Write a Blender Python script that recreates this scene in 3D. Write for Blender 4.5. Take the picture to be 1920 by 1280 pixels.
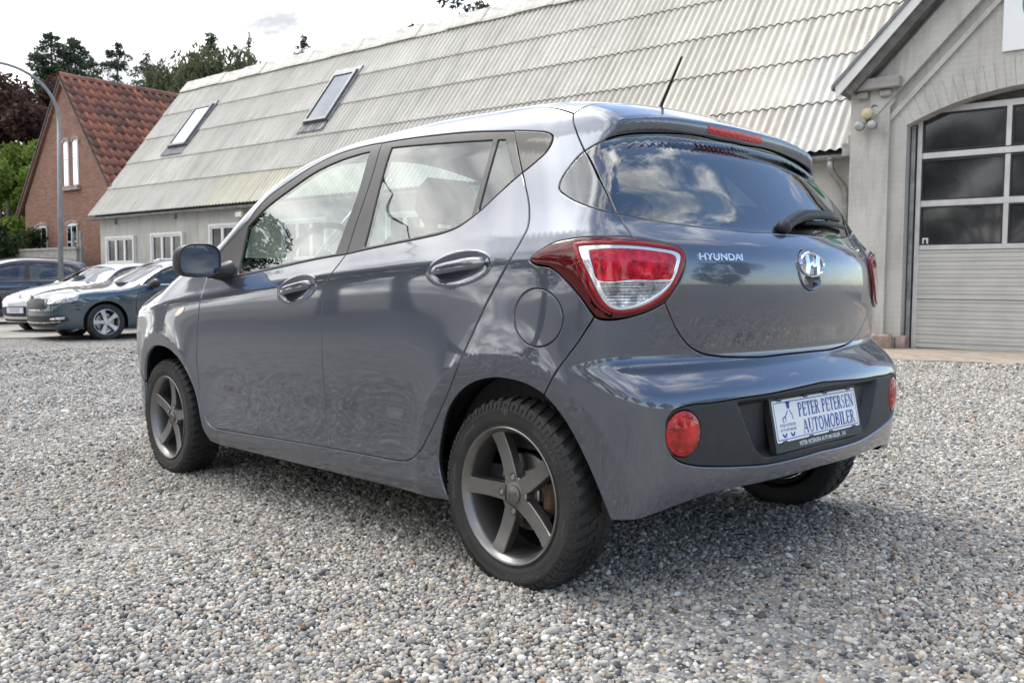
import bpy, bmesh, math, random
import numpy as np
from mathutils import Vector, Matrix
from mathutils.geometry import delaunay_2d_cdt
random.seed(7); RNG=np.random.default_rng(11)
sc=bpy.context.scene
for o in list(bpy.data.objects): bpy.data.objects.remove(o)
COL=sc.collection
# ---------------- camera ----------------
cd=bpy.data.cameras.new('camera'); cam=bpy.data.objects.new('camera',cd); COL.objects.link(cam); sc.camera=cam
cd.sensor_fit='HORIZONTAL'; cd.sensor_width=36; cd.lens=36*1674.5/1920; cd.clip_start=.05; cd.clip_end=2000
cf,cr,cu=Vector((0.7265,-0.6851,-0.05372)),Vector((-0.6864,-0.7271,-0.0097)),Vector((0.0324,-0.0439,0.9985))
cf.normalize(); cr=(cr-cf*cr.dot(cf)).normalized(); cu=cr.cross(cf)
cam.matrix_world=Matrix(((cr.x,cu.x,-cf.x,-1.8451),(cr.y,cu.y,-cf.y,2.5143),(cr.z,cu.z,-cf.z,.8429),(0,0,0,1)))
cd.dof.use_dof=True; cd.dof.focus_distance=2.75; cd.dof.aperture_fstop=9.0
# ---------------- world: broken cloud over a blue sky ----------------
SUN_AZ=math.radians(4); SUN_EL=math.radians(55)   # azimuth measured from +x towards +y
wd=bpy.data.worlds.new('World'); sc.world=wd; wd.use_nodes=True
nt=wd.node_tree; N=nt.nodes; Lk=nt.links; N.clear()
def nd(t,**k):
    n=N.new(t)
    for a,b in k.items(): setattr(n,a,b)
    return n
wo=nd('ShaderNodeOutputWorld'); bg=nd('ShaderNodeBackground'); bg.inputs['Strength'].default_value=.15
sky=nd('ShaderNodeTexSky',sky_type='NISHITA',sun_disc=False); sky.sun_elevation=SUN_EL; sky.sun_rotation=math.radians(90)-SUN_AZ
sky.air_density=1.0; sky.dust_density=.9; sky.ozone_density=1.2
tc=nd('ShaderNodeTexCoord'); sep=nd('ShaderNodeSeparateXYZ'); Lk.new(tc.outputs['Generated'],sep.inputs[0])
# project the sky direction on a flat cloud deck
mz=nd('ShaderNodeMath',operation='MAXIMUM'); Lk.new(sep.outputs['Z'],mz.inputs[0]); mz.inputs[1].default_value=0.0
az=nd('ShaderNodeMath',operation='ADD'); Lk.new(mz.outputs[0],az.inputs[0]); az.inputs[1].default_value=.16
dv=nd('ShaderNodeVectorMath',operation='DIVIDE'); Lk.new(tc.outputs['Generated'],dv.inputs[0])
cmb=nd('ShaderNodeCombineXYZ'); Lk.new(az.outputs[0],cmb.inputs[0]); Lk.new(az.outputs[0],cmb.inputs[1]); cmb.inputs[2].default_value=1
Lk.new(cmb.outputs[0],dv.inputs[1])
def noise(scale,det,rough,dist,off):
    mp=nd('ShaderNodeMapping'); mp.inputs['Location'].default_value=off; Lk.new(dv.outputs[0],mp.inputs[0])
    n=nd('ShaderNodeTexNoise'); n.inputs['Scale'].default_value=scale; n.inputs['Detail'].default_value=det
    n.inputs['Roughness'].default_value=rough; n.inputs['Distortion'].default_value=dist; Lk.new(mp.outputs[0],n.inputs['Vector']); return n
n1=noise(1.7,10,.62,.3,(1.2,9.4,0)); n2=noise(1.9,7,.58,.4,(7.3,2.2,0))
# cloud amount: thick towards +x (front) and +y (left), breaking up behind the car
gx=nd('ShaderNodeVectorMath',operation='DOT_PRODUCT'); Lk.new(tc.outputs['Generated'],gx.inputs[0]); gx.inputs[1].default_value=(.13,.105,-.02)
ad=nd('ShaderNodeMath',operation='ADD'); Lk.new(n1.outputs['Fac'],ad.inputs[0]); Lk.new(gx.outputs['Value'],ad.inputs[1])
cov=nd('ShaderNodeMapRange',interpolation_type='SMOOTHSTEP'); Lk.new(ad.outputs[0],cov.inputs['Value']); cov.inputs['From Min'].default_value=.41; cov.inputs['From Max'].default_value=.54
shade=nd('ShaderNodeValToRGB'); Lk.new(n2.outputs['Fac'],shade.inputs[0])
cr_=shade.color_ramp; cr_.elements[0].position=.36; cr_.elements[0].color=(1.9,1.95,2.1,1); cr_.elements[1].position=.62; cr_.elements[1].color=(9.1,8.85,8.4,1)
e=cr_.elements.new(.48); e.color=(4.6,4.6,4.7,1)
# the veil round the hidden sun is brighter
gl=nd('ShaderNodeVectorMath',operation='DOT_PRODUCT'); Lk.new(tc.outputs['Generated'],gl.inputs[0])
gl.inputs[1].default_value=(math.cos(SUN_EL)*math.cos(SUN_AZ),math.cos(SUN_EL)*math.sin(SUN_AZ),math.sin(SUN_EL))
gm=nd('ShaderNodeMapRange',interpolation_type='SMOOTHSTEP'); Lk.new(gl.outputs['Value'],gm.inputs['Value']); gm.inputs['From Min'].default_value=.2; gm.inputs['From Max'].default_value=1.0
gm.inputs['To Min'].default_value=1.0; gm.inputs['To Max'].default_value=1.35
mul=nd('ShaderNodeMix',data_type='RGBA',blend_type='MULTIPLY'); mul.inputs['Factor'].default_value=1
Lk.new(shade.outputs[0],mul.inputs[6]); Lk.new(gm.outputs[0],mul.inputs[7])
mix=nd('ShaderNodeMix',data_type='RGBA'); Lk.new(cov.outputs[0],mix.inputs['Factor']); Lk.new(sky.outputs[0],mix.inputs[6]); Lk.new(mul.outputs[2],mix.inputs[7])
Lk.new(mix.outputs[2],bg.inputs['Color']); Lk.new(bg.outputs[0],wo.inputs['Surface'])
# ---------------- sun behind thin cloud ----------------
sl=bpy.data.lights.new('sun','SUN'); sl.energy=1.0; sl.angle=math.radians(20); sl.color=(1,.955,.88)
so=bpy.data.objects.new('sun',sl); COL.objects.link(so)
so.rotation_euler=Vector((-math.cos(SUN_EL)*math.cos(SUN_AZ),-math.cos(SUN_EL)*math.sin(SUN_AZ),-math.sin(SUN_EL))).to_track_quat('-Z','Y').to_euler()
sc.view_settings.view_transform='Standard'; sc.view_settings.look='None'; sc.view_settings.exposure=1.15; sc.view_settings.gamma=1; sc.view_settings.use_curve_mapping=False
sc.render.engine='CYCLES'; sc.cycles.max_bounces=8; sc.cycles.transparent_max_bounces=12; sc.cycles.caustics_reflective=False; sc.cycles.caustics_refractive=False
sc.cycles.use_denoising=True
# ---------------- helpers ----------------
def tag(o,label=None,cat=None,group=None,kind=None):
    if label: o['label']=label
    if cat: o['category']=cat
    if group: o['group']=group
    if kind: o['kind']=kind
    return o
def empty(name,loc=(0,0,0),rz=0,label=None,cat=None,group=None):
    o=bpy.data.objects.new(name,None); COL.objects.link(o); o.location=loc; o.rotation_euler=(0,0,rz); o.empty_display_size=.2
    return tag(o,label,cat,group)
def link(name,me,mat=None,parent=None):
    o=bpy.data.objects.new(name,me); COL.objects.link(o)
    if mat is not None:
        for m in (mat if isinstance(mat,(list,tuple)) else [mat]): me.materials.append(m)
    if parent: o.parent=parent
    return o
def smooth(me,on=True): me.polygons.foreach_set('use_smooth',[on]*len(me.polygons))
class MB:
    """collects simple shapes into one mesh"""
    def __init__(s): s.v=[];s.f=[];s.m=[]
    def add(s,v,f,m=0):
        n=len(s.v); s.v+= [tuple(map(float,p)) for p in v]; s.f+=[tuple(int(i)+n for i in q) for q in f]; s.m+=[m]*len(f); return s
    def box(s,c,d,m=0,R=None,bev=0):
        x,y,z=[a/2 for a in d]
        if bev>0:
            b=min(bev,x*.9,y*.9,z*.9); V=[];
            for sz in(-1,1):
                for k,zz in ((0,1),(1,0)) if sz>0 else ((1,0),(0,1)):
                    pass
            # chamfered along all edges: 24 verts
            pts=[]
            for sx in(-1,1):
                for sy in(-1,1):
                    for s_ in(-1,1):
                        pts+=[(sx*x,sy*(y-b),s_*(z-b)),(sx*(x-b),sy*y,s_*(z-b)),(sx*(x-b),sy*(y-b),s_*z)]
            bm=bmesh.new()
            vs=[bm.verts.new(p) for p in pts]; bmesh.ops.convex_hull(bm,input=vs)
            bm.verts.index_update(); V=[v.co.copy() for v in bm.verts]; Fc=[[v.index for v in f.verts] for f in bm.faces]; bm.free()
        else:
            V=[(-x,-y,-z),(x,-y,-z),(x,y,-z),(-x,y,-z),(-x,-y,z),(x,-y,z),(x,y,z),(-x,y,z)]
            Fc=[(0,3,2,1),(4,5,6,7),(0,1,5,4),(1,2,6,5),(2,3,7,6),(3,0,4,7)]
        if R is not None: V=[R@Vector(p) for p in V]
        return s.add([Vector(p)+Vector(c) for p in V],Fc,m)
    def prism(s,poly,axis,a,b,m=0):
        """poly of 2-D points extruded along axis from a to b (axis 0:x poly=(y,z), 1:y poly=(x,z), 2:z poly=(x,y))"""
        n=len(poly)
        def P(q,t): return ((t,q[0],q[1]),(q[0],t,q[1]),(q[0],q[1],t))[axis]
        V=[P(q,a) for q in poly]+[P(q,b) for q in poly]
        Fc=[tuple(range(n))[::-1],tuple(range(n,2*n))]+[(i,(i+1)%n,n+(i+1)%n,n+i) for i in range(n)]
        return s.add(V,Fc,m)
    def tube(s,pts,r,n=10,m=0,cap=True):
        pts=[Vector(p) for p in pts]; k=len(pts); rr=r if isinstance(r,(list,tuple)) else [r]*k
        V=[];up=None
        for i,p in enumerate(pts):
            d=(pts[min(i+1,k-1)]-pts[max(i-1,0)]).normalized()
            if up is None: up=d.orthogonal().normalized()
            up=(up-d*up.dot(d)).normalized(); w=d.cross(up)
            for j in range(n):
                a=2*math.pi*j/n; V.append(p+(up*math.cos(a)+w*math.sin(a))*rr[i])
        Fc=[(i*n+j,i*n+(j+1)%n,(i+1)*n+(j+1)%n,(i+1)*n+j) for i in range(k-1) for j in range(n)]
        if cap: Fc+=[tuple(range(n))[::-1],tuple(range((k-1)*n,k*n))]
        return s.add(V,Fc,m)
    def lathe(s,prof,n=32,axis=1,m=0,c=(0,0,0),close=False):
        """prof = (radius, offset along axis)"""
        V=[];k=len(prof)
        for r,h in prof:
            for j in range(n):
                a=2*math.pi*j/n; p=[0,0,0]; p[axis]=h; p[(axis+1)%3]=r*math.cos(a); p[(axis+2)%3]=r*math.sin(a)
                V.append((p[0]+c[0],p[1]+c[1],p[2]+c[2]))
        Fc=[(i*n+j,i*n+(j+1)%n,(i+1)*n+(j+1)%n,(i+1)*n+j) for i in range(k-1+(1 if close else 0)) for j in range(n)]
        if close: Fc=[tuple(q%(k*n) for q in f) for f in Fc]
        return s.add(V,Fc,m)
    def ball(s,c,r,n=12,m=0):
        c=Vector(c); r=r if isinstance(r,(tuple,list)) else (r,r,r); V=[];
        for i in range(n//2+1):
            t=math.pi*i/(n//2)
            for j in range(n):
                a=2*math.pi*j/n; V.append((c.x+r[0]*math.sin(t)*math.cos(a),c.y+r[1]*math.sin(t)*math.sin(a),c.z+r[2]*math.cos(t)))
        return s.add(V,[(i*n+j,(i+1)*n+j,(i+1)*n+(j+1)%n,i*n+(j+1)%n) for i in range(n//2) for j in range(n)],m)
    def mesh(s,name):
        me=bpy.data.meshes.new(name); me.from_pydata(s.v,[],s.f); 
        if any(s.m): me.polygons.foreach_set('material_index',s.m)
        me.validate(); return me
    def build(s,name,mat,parent=None,smooth_=False,auto=None):
        me=s.mesh(name)
        if smooth_ or auto: smooth(me)
        if auto: me.set_sharp_from_angle(angle=math.radians(auto))
        return link(name,me,mat,parent)
    @staticmethod
    def fixn(me):
        bm=bmesh.new(); bm.from_mesh(me); bmesh.ops.recalc_face_normals(bm,faces=bm.faces); bm.to_mesh(me); bm.free()
def text_geo(s,size,ext=0.0,res=2,bold=0.0,shear=0.0):
    cu_=bpy.data.curves.new('lettering','FONT'); cu_.body=s; cu_.size=size; cu_.extrude=ext; cu_.resolution_u=res; cu_.offset=bold; cu_.shear=shear
    cu_.align_x='CENTER'; cu_.align_y='CENTER'
    ob=bpy.data.objects.new('lettering',cu_); COL.objects.link(ob)
    dg=bpy.context.evaluated_depsgraph_get(); me=ob.evaluated_get(dg).to_mesh()
    v=np.array([tuple(q.co) for q in me.vertices]).reshape(-1,3); f=[tuple(p.vertices) for p in me.polygons]
    ob.evaluated_get(dg).to_mesh_clear(); bpy.data.objects.remove(ob); bpy.data.curves.remove(cu_)
    return v,f
# ---------------- materials ----------------
def mat(name,col=(.5,.5,.5),rough=.6,metal=0.,spec=.5,coat=0.,coat_rough=.03,build=None,**kw):
    m=bpy.data.materials.new(name); m.use_nodes=True; t=m.node_tree; b=t.nodes['Principled BSDF']
    b.inputs['Base Color'].default_value=(*col,1); b.inputs['Roughness'].default_value=rough; b.inputs['Metallic'].default_value=metal
    b.inputs['Specular IOR Level'].default_value=spec; b.inputs['Coat Weight'].default_value=coat; b.inputs['Coat Roughness'].default_value=coat_rough
    for k,v in kw.items(): b.inputs[k.replace('_',' ')].default_value=v
    if build: build(t,b)
    return m
def _n(t,ty,**k):
    n=t.nodes.new(ty)
    for a,b in k.items():
        if a.startswith('i_'): n.inputs[a[2:].replace('_',' ')].default_value=b
        else: setattr(n,a,b)
    return n
def noise_col(t,b,c1,c2,scale,detail=6,lo=.35,hi=.65,coord='Object',c3=None,vec=None):
    tc=_n(t,'ShaderNodeTexCoord'); n=_n(t,'ShaderNodeTexNoise',i_Scale=scale,i_Detail=detail,i_Roughness=.6)
    t.links.new(vec or tc.outputs[coord],n.inputs['Vector'])
    r=_n(t,'ShaderNodeValToRGB'); r.color_ramp.elements[0].position=lo; r.color_ramp.elements[1].position=hi
    r.color_ramp.elements[0].color=(*c1,1); r.color_ramp.elements[1].color=(*c2,1)
    if c3: e=r.color_ramp.elements.new((lo+hi)/2); e.color=(*c3,1)
    t.links.new(n.outputs['Fac'],r.inputs[0]); t.links.new(r.outputs[0],b.inputs['Base Color']); return n,r
def bump(t,b,src,strength=.3,dist=.01):
    bp=_n(t,'ShaderNodeBump',i_Strength=strength,i_Distance=dist); t.links.new(src,bp.inputs['Height']); t.links.new(bp.outputs[0],b.inputs['Normal']); return bp
M={}
def paint(name,col,metal=.45,rough=.42,flake=True):
    def bld(t,b):
        if flake:
            tc=_n(t,'ShaderNodeTexCoord'); n=_n(t,'ShaderNodeTexNoise',i_Scale=1.6,i_Detail=5.); t.links.new(tc.outputs['Object'],n.inputs['Vector'])
            mr=_n(t,'ShaderNodeMapRange'); mr.inputs['To Min'].default_value=rough-.06; mr.inputs['To Max'].default_value=rough+.06
            t.links.new(n.outputs['Fac'],mr.inputs['Value']); t.links.new(mr.outputs[0],b.inputs['Roughness'])
            # road film: a little dull dust low on the panels
            n2=_n(t,'ShaderNodeTexNoise',i_Scale=9.,i_Detail=8.,i_Roughness=.7); t.links.new(tc.outputs['Object'],n2.inputs['Vector'])
            m2=_n(t,'ShaderNodeMapRange'); m2.inputs['From Min'].default_value=.35; m2.inputs['From Max'].default_value=.8; m2.inputs['To Min'].default_value=.028; m2.inputs['To Max'].default_value=.045
            t.links.new(n2.outputs['Fac'],m2.inputs['Value']); t.links.new(m2.outputs[0],b.inputs['Coat Roughness'])
    return mat(name,col,rough,metal,.5,1.0,.02,bld,Coat_IOR=1.85)
M['paint']=paint('slate_metallic_paint',(.086,.100,.134),.74,.30)
M['gap']=mat('shut_gap_black',(.006,.006,.006),.9,spec=.1)
M['black']=mat('black_plastic',(.018,.018,.019),.48,build=lambda t,b:noise_col(t,b,(.014,.014,.015),(.024,.024,.025),40))
M['trim']=mat('black_window_trim',(.030,.029,.030),.38,build=lambda t,b:noise_col(t,b,(.026,.025,.026),(.036,.035,.036),14))
def _grain(t,b):
    n,_=noise_col(t,b,(.020,.021,.023),(.029,.030,.033),18); tc=_n(t,'ShaderNodeTexCoord'); v=_n(t,'ShaderNodeTexNoise',i_Scale=900.,i_Detail=2.); t.links.new(tc.outputs['Object'],v.inputs['Vector']); bump(t,b,v.outputs['Fac'],.25,.001)
M['insert']=mat('grained_bumper_plastic',(.024,.025,.027),.55,build=_grain)
M['rubber']=mat('tyre_rubber',(.012,.012,.0125),.62,build=lambda t,b:noise_col(t,b,(.016,.016,.0165),(.034,.033,.032),12,hi=.75))
M['letter_rubber']=mat('raised_tyre_lettering',(.075,.075,.076),.55)
M['rim']=mat('anthracite_wheel_metal',(.225,.22,.217),.33,.85,build=lambda t,b:noise_col(t,b,(.20,.196,.194),(.25,.245,.241),9))
M['steel']=mat('bare_steel',(.42,.41,.40),.35,1.0,build=lambda t,b:noise_col(t,b,(.30,.27,.25),(.5,.49,.48),25))
M['rust']=mat('rusty_iron',(.08,.05,.035),.8,build=lambda t,b:noise_col(t,b,(.035,.025,.02),(.12,.06,.035),30))
M['chrome']=mat('chrome',(.86,.87,.88),.06,1.0)
M['dark_chrome']=mat('dark_badge_metal',(.25,.25,.26),.25,1.0)
M['white_txt']=mat('white_print',(.75,.75,.75),.6)
M['blue_txt']=mat('blue_print',(.045,.085,.36),.55)
M['plate']=mat('white_plate_enamel',(.74,.76,.79),.35,coat=.3,build=lambda t,b:noise_col(t,b,(.60,.61,.60),(.77,.79,.83),60,detail=8,lo=.28,hi=.42))
M['liner']=mat('wheelhouse_felt',(.008,.008,.008),.95,spec=.05)
M['cabin']=mat('dark_cabin_fabric',(.022,.022,.024),.85,build=lambda t,b:noise_col(t,b,(.018,.018,.02),(.030,.030,.033),60))
M['seat']=mat('grey_seat_fabric',(.03,.03,.033),.9,build=lambda t,b:noise_col(t,b,(.022,.022,.025),(.04,.04,.043),90))
M['headrest']=mat('pale_headliner',(.30,.30,.29),.9)
def glass(name,tint,ior,refl_rough=0.0):
    m=bpy.data.materials.new(name); m.use_nodes=True; t=m.node_tree; t.nodes.clear()
    o=_n(t,'ShaderNodeOutputMaterial'); a=_n(t,'ShaderNodeBsdfTransparent'); a.inputs[0].default_value=(*tint,1)
    g=_n(t,'ShaderNodeBsdfGlossy'); g.inputs['Roughness'].default_value=refl_rough; g.inputs['Color'].default_value=(.95,.98,1,1)
    f=_n(t,'ShaderNodeFresnel'); f.inputs['IOR'].default_value=ior; x=_n(t,'ShaderNodeMixShader')
    ge=_n(t,'ShaderNodeNewGeometry'); iv=_n(t,'ShaderNodeMath',operation='MULTIPLY_ADD'); t.links.new(ge.outputs['Backfacing'],iv.inputs[0]); iv.inputs[1].default_value=1/ior-ior; iv.inputs[2].default_value=ior; t.links.new(iv.outputs[0],f.inputs['IOR'])
    t.links.new(f.outputs[0],x.inputs[0]); t.links.new(a.outputs[0],x.inputs[1]); t.links.new(g.outputs[0],x.inputs[2]); t.links.new(x.outputs[0],o.inputs[0]); return m
M['glass']=glass('side_window_glass',(.70,.80,.76),2.1)
M['dark_glass']=glass('tinted_rear_glass',(.13,.16,.18),2.55)
M['far_glass']=mat('dark_window_pane',(.010,.011,.012),.05,spec=.35)
def redlens(name,col,bumpy=0,rough=.12):
    def bld(t,b):
        if bumpy:
            tc=_n(t,'ShaderNodeTexCoord'); v=_n(t,'ShaderNodeTexVoronoi',i_Scale=bumpy); t.links.new(tc.outputs['Object'],v.inputs['Vector'])
            n,r=noise_col(t,b,tuple(c*.55 for c in col),tuple(min(1,c*1.5) for c in col),bumpy*.6); bump(t,b,v.outputs['Distance'],.6,.004)
    return mat(name,col,rough,0,.05,1.0,.012,bld,Coat_IOR=1.5)
M['lamp_dark']=redlens('dark_red_lens',(.085,.0008,.002))
M['lamp_mid']=redlens('red_lens_rim',(.30,.004,.008))
M['lamp_red']=redlens('bright_red_reflector',(.52,.012,.03),55)
M['lamp_brake']=redlens('high_brake_lens',(.55,.008,.012),90)
M['reflector']=redlens('red_round_lens',(.44,.018,.016),35)
def _rib(t,b):
    tc=_n(t,'ShaderNodeTexCoord'); w=_n(t,'ShaderNodeTexWave',bands_direction='Z',i_Scale=38.,i_Distortion=.6,i_Detail=1.); t.links.new(tc.outputs['Object'],w.inputs['Vector'])
    n,r=noise_col(t,b,(.25,.26,.28),(.95,.96,.98),30,lo=.36,hi=.6); vo=_n(t,'ShaderNodeTexVoronoi',i_Scale=70.); t.links.new(tc.outputs['Object'],vo.inputs['Vector']); ad=_n(t,'ShaderNodeMath',operation='ADD'); t.links.new(w.outputs['Fac'],ad.inputs[0]); t.links.new(vo.outputs['Distance'],ad.inputs[1]); bump(t,b,ad.outputs[0],.9,.006)
M['lamp_clear']=mat('ribbed_clear_lens',(.75,.77,.8),.14,.85,.5,1.0,.015,_rib)
M['lamp_silver']=mat('silvered_light_guide',(.80,.80,.82),.16,.75,.5,1.0,.01)
M['amber']=mat('clear_side_repeater',(.75,.62,.5),.15,.3,.5,1.0,.02)
# ---------------- car body surfaces: smooth implicit solids in the car's own frame (x forward, y left, z up) ----------------
def table(pts, sig, lo, hi, st=.001):
    xs=np.arange(lo-.2,hi+.2,st); P=np.array(pts,float)
    x,y=P[:,0],P[:,1]; h=np.diff(x); d=np.diff(y)/h
    m=np.zeros(len(x)); m[0],m[-1]=d[0],d[-1]
    for i in range(1,len(x)-1):
        if d[i-1]*d[i]>0:
            w1,w2=2*h[i]+h[i-1],h[i]+2*h[i-1]; m[i]=(w1+w2)/(w1/d[i-1]+w2/d[i])
    i=np.clip(np.searchsorted(x,xs)-1,0,len(x)-2); t=(np.clip(xs,x[0],x[-1])-x[i])/h[i]
    v=(2*t**3-3*t**2+1)*y[i]+(t**3-2*t**2+t)*h[i]*m[i]+(3*t**2-2*t**3)*y[i+1]+(t**3-t**2)*h[i]*m[i+1]
    v+=np.where(xs<x[0],(xs-x[0])*m[0],0)+np.where(xs>x[-1],(xs-x[-1])*m[-1],0)
    n=int(4*sig/st); k=np.exp(-.5*(np.arange(-n,n+1)*st/sig)**2); k/=k.sum()
    v=np.convolve(np.pad(v,n,mode='edge'),k,'valid')
    return lambda q:np.interp(q,xs,v)
def smax(a,b,k):
    h=np.maximum(k-np.abs(a-b),0)/k
    return np.maximum(a,b)+h*h*h*k/6.
class Body:
    """param space (t,v): t runs round the plan from tail centre (TC) to nose centre (TF); v is height, then bends over to the roof centre (VT)"""
    PZ,KT,KV=1.15,.8,.6
    def __init__(s,**k):
        s.__dict__.update(k)
        s.TL=s.PX1-s.PX0; s.TC=-s.KT*math.pi/2; s.TF=s.TL+s.KT*math.pi/2; s.VT=s.PZ+s.KV*math.pi/2
    def F(s,x,y,z):
        ay=np.abs(y)
        W=s.W(z)-.17*np.maximum(x-s.XW+.15,0)**2-s.rt*np.maximum(.1-x,0)**2-s.gt*np.clip((z-1.)/.3,0,1)*np.maximum(.85-x,0)**2
        for xc in(0,s.XW):
            r=np.hypot(x-xc,z-s.ZW); W=W+np.where(r>s.RA+.06,.012*np.exp(-np.maximum(r-s.RA-.06,0)/.075),.012-(s.RA+.06-r)*.06)
        f=smax(ay-W,s.XR(z)+s.sag*y*y-x,s.kr); f=smax(f,x-(s.XF(z)-s.fs*y*y),s.kf)
        return smax(f,(z-(s.ZT(x)-s.CW(x)*y*y))*.8,.10)
    def rays(s,t,v):
        t=np.asarray(t,float);v=np.asarray(v,float)
        th=np.where(t<0,-t/s.KT,np.where(t>s.TL,(t-s.TL)/s.KT,0.)); sg=np.where(t<0,-1.,1.)
        ox=np.where(t<0,s.PX0,np.where(t>s.TL,s.PX1,s.PX0+t)); ph=np.maximum(v-s.PZ,0)/s.KV
        return ox,np.minimum(v,s.PZ),sg*np.sin(th)*np.cos(ph),np.cos(th)*np.cos(ph),np.sin(ph)
    def surf(s,t,v):
        ox,oz,dx,dy,dz=s.rays(t,v); lo=np.full(ox.shape,.02);hi=np.full(ox.shape,2.6)
        for _ in range(30):
            m=(lo+hi)*.5; f=s.F(ox+m*dx,m*dy,oz+m*dz); lo=np.where(f<0,m,lo);hi=np.where(f<0,hi,m)
        m=(lo+hi)*.5
        return np.stack([ox+m*dx,m*dy,oz+m*dz],-1)
    def grad(s,P,e=.0015):
        x,y,z=P[:,0],P[:,1],P[:,2]
        g=np.stack([s.F(x+e,y,z)-s.F(x-e,y,z),s.F(x,y+e,z)-s.F(x,y-e,z),s.F(x,y,z+e)-s.F(x,y,z-e)],-1)
        return g/np.linalg.norm(g,axis=1,keepdims=True)
    def inv(s,P):
        P=np.atleast_2d(P); x,y,z=P[:,0],P[:,1],P[:,2]
        rho=np.where(x<s.PX0,np.hypot(x-s.PX0,y),np.where(x>s.PX1,np.hypot(x-s.PX1,y),y))
        t=np.where(x<s.PX0,-s.KT*np.arctan2(s.PX0-x,y),np.where(x>s.PX1,s.TL+s.KT*np.arctan2(x-s.PX1,y),x-s.PX0))
        return np.stack([t,np.where(z>s.PZ,s.PZ+s.KV*np.arctan2(z-s.PZ,rho),z)],-1)
    def cast(s,o,d,far=3.,n=1500):
        """first surface point met coming from far out towards o along -d"""
        o=np.atleast_2d(np.asarray(o,float)); d=np.asarray(d,float); q=np.linspace(far,0,n)
        P=o[:,None]+q[None,:,None]*d; fv=s.F(P[...,0],P[...,1],P[...,2]); i=np.argmax(fv<0,1)
        hi=q[np.maximum(i-1,0)];lo=q[i]
        for _ in range(25):
            m=(lo+hi)/2; Q=o+m[:,None]*d; g=s.F(Q[:,0],Q[:,1],Q[:,2])<0; lo=np.where(g,m,lo);hi=np.where(g,hi,m)
        return o+lo[:,None]*d
    def side(s,pts): return s.cast([(x,0,z) for x,z in pts],(0,1,0))
    def sideq(s,pts): return s.inv(s.side(pts))
    def frontq(s,pts): return s.inv(s.cast([(s.PX1,y,z) for y,z in pts],(1,0,0)))
    def rearq(s,pts): return s.inv(s.cast([(s.PX0,y,z) for y,z in pts],(-1,0,0)))
    def topq(s,pts): return s.inv(s.cast([(x,y,.6) for x,y in pts],(0,0,1)))
class Hero(Body):
    def F(s,x,y,z):
        ay=np.abs(y)
        zc=z-(s.CR(x)-.90)*np.exp(-.5*((z-.92)/.22)**2)
        W=s.W(zc)-.17*np.maximum(x-2.25,0)**2-.20*np.maximum(.10-x,0)**2-.05*np.clip((z-1.0)/.3,0,1)*np.maximum(.85-x,0)**2
        for xc,A in((0,.012),(s.XW,.014)):
            r=np.hypot(x-xc,z-.27); W=W+np.where(r>.405,A*np.exp(-np.maximum(r-.405,0)/.075),A-(.405-r)*.10)
        dz=np.minimum(s.LP(ay)*np.clip((z-1.08)/.12,0,1),.16)
        f=smax(ay-W,(s.XR(z+dz)-.66*dz+s.SG(z)*y*y)-x,s.KR(z)); f=smax(f,x-(s.XF(z)-.22*y*y),.30)
        return smax(f,(z-(s.ZT(x)-s.CW(x)*y*y))*.8,.085*np.clip((x+.32)/.3,.10,1))
HB=Hero(PX0=.35,PX1=1.7,XW=2.385,ZW=.27,RA=.337,
 W=table([(.10,.70),(.19,.782),(.25,.800),(.30,.802),(.42,.806),(.50,.814),(.60,.824),(.72,.829),(.84,.831),(.885,.8305),(.902,.828),(.95,.806),(1.0,.781),(1.05,.757),(1.2,.690),(1.4,.596),(1.55,.52)],.008,.1,1.55),
 CR=table([(-.6,.934),(-.1,.932),(.32,.926),(.93,.897),(1.84,.832),(2.6,.765),(3.1,.70)],.05,-.6,3.1),
 XR=table([(.15,-.46),(.22,-.505),(.30,-.530),(.36,-.540),(.45,-.546),(.54,-.546),(.57,-.540),(.60,-.520),(.63,-.490),(.655,-.459),(.668,-.457),(.70,-.466),(.75,-.483),(.80,-.495),(.86,-.501),(.92,-.497),(.965,-.482),(1.0,-.452),(1.03,-.418),(1.15,-.337),(1.25,-.270),(1.317,-.220),(1.325,-.232),(1.362,-.238),(1.385,-.205),(1.42,-.15),(1.5,0)],.005,.15,1.5),
 SG=table([(.2,.15),(.56,.16),(.66,.19),(.8,.25),(1.0,.24),(1.05,.21),(1.15,.19),(1.30,.20),(1.34,.15),(1.5,.15)],.02,.2,1.5),
 ZT=table([(-.4,1.31),(-.24,1.378),(-.15,1.414),(0,1.456),(.3,1.492),(.7,1.510),(1.1,1.506),(1.4,1.472),(1.62,1.416),(2.0,1.232),(2.38,1.035),(2.46,.995),(2.7,.945),(2.95,.865),(3.08,.76),(3.2,.55)],.02,-.4,3.2),
 CW=table([(-.4,.12),(-.1,.14),(.4,.22),(1.2,.24),(1.6,.23),(2.0,.30),(2.4,.16),(3,.20)],.05,-.4,3),
 XF=table([(.15,3.06),(.3,3.11),(.5,3.13),(.62,3.12),(.75,3.06),(.9,2.98),(1.2,2.8)],.02,.15,1.2),
 KR=table([(.2,.24),(.48,.18),(.60,.14),(.7,.09),(.9,.11),(1.05,.07),(1.2,.05),(1.5,.05)],.03,.2,1.5),
 LP=table([(0,0),(.3,.004),(.39,.011),(.46,.021),(.52,.032),(.58,.05),(.625,.08),(.7,.13)],.008,0,.7))
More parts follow.
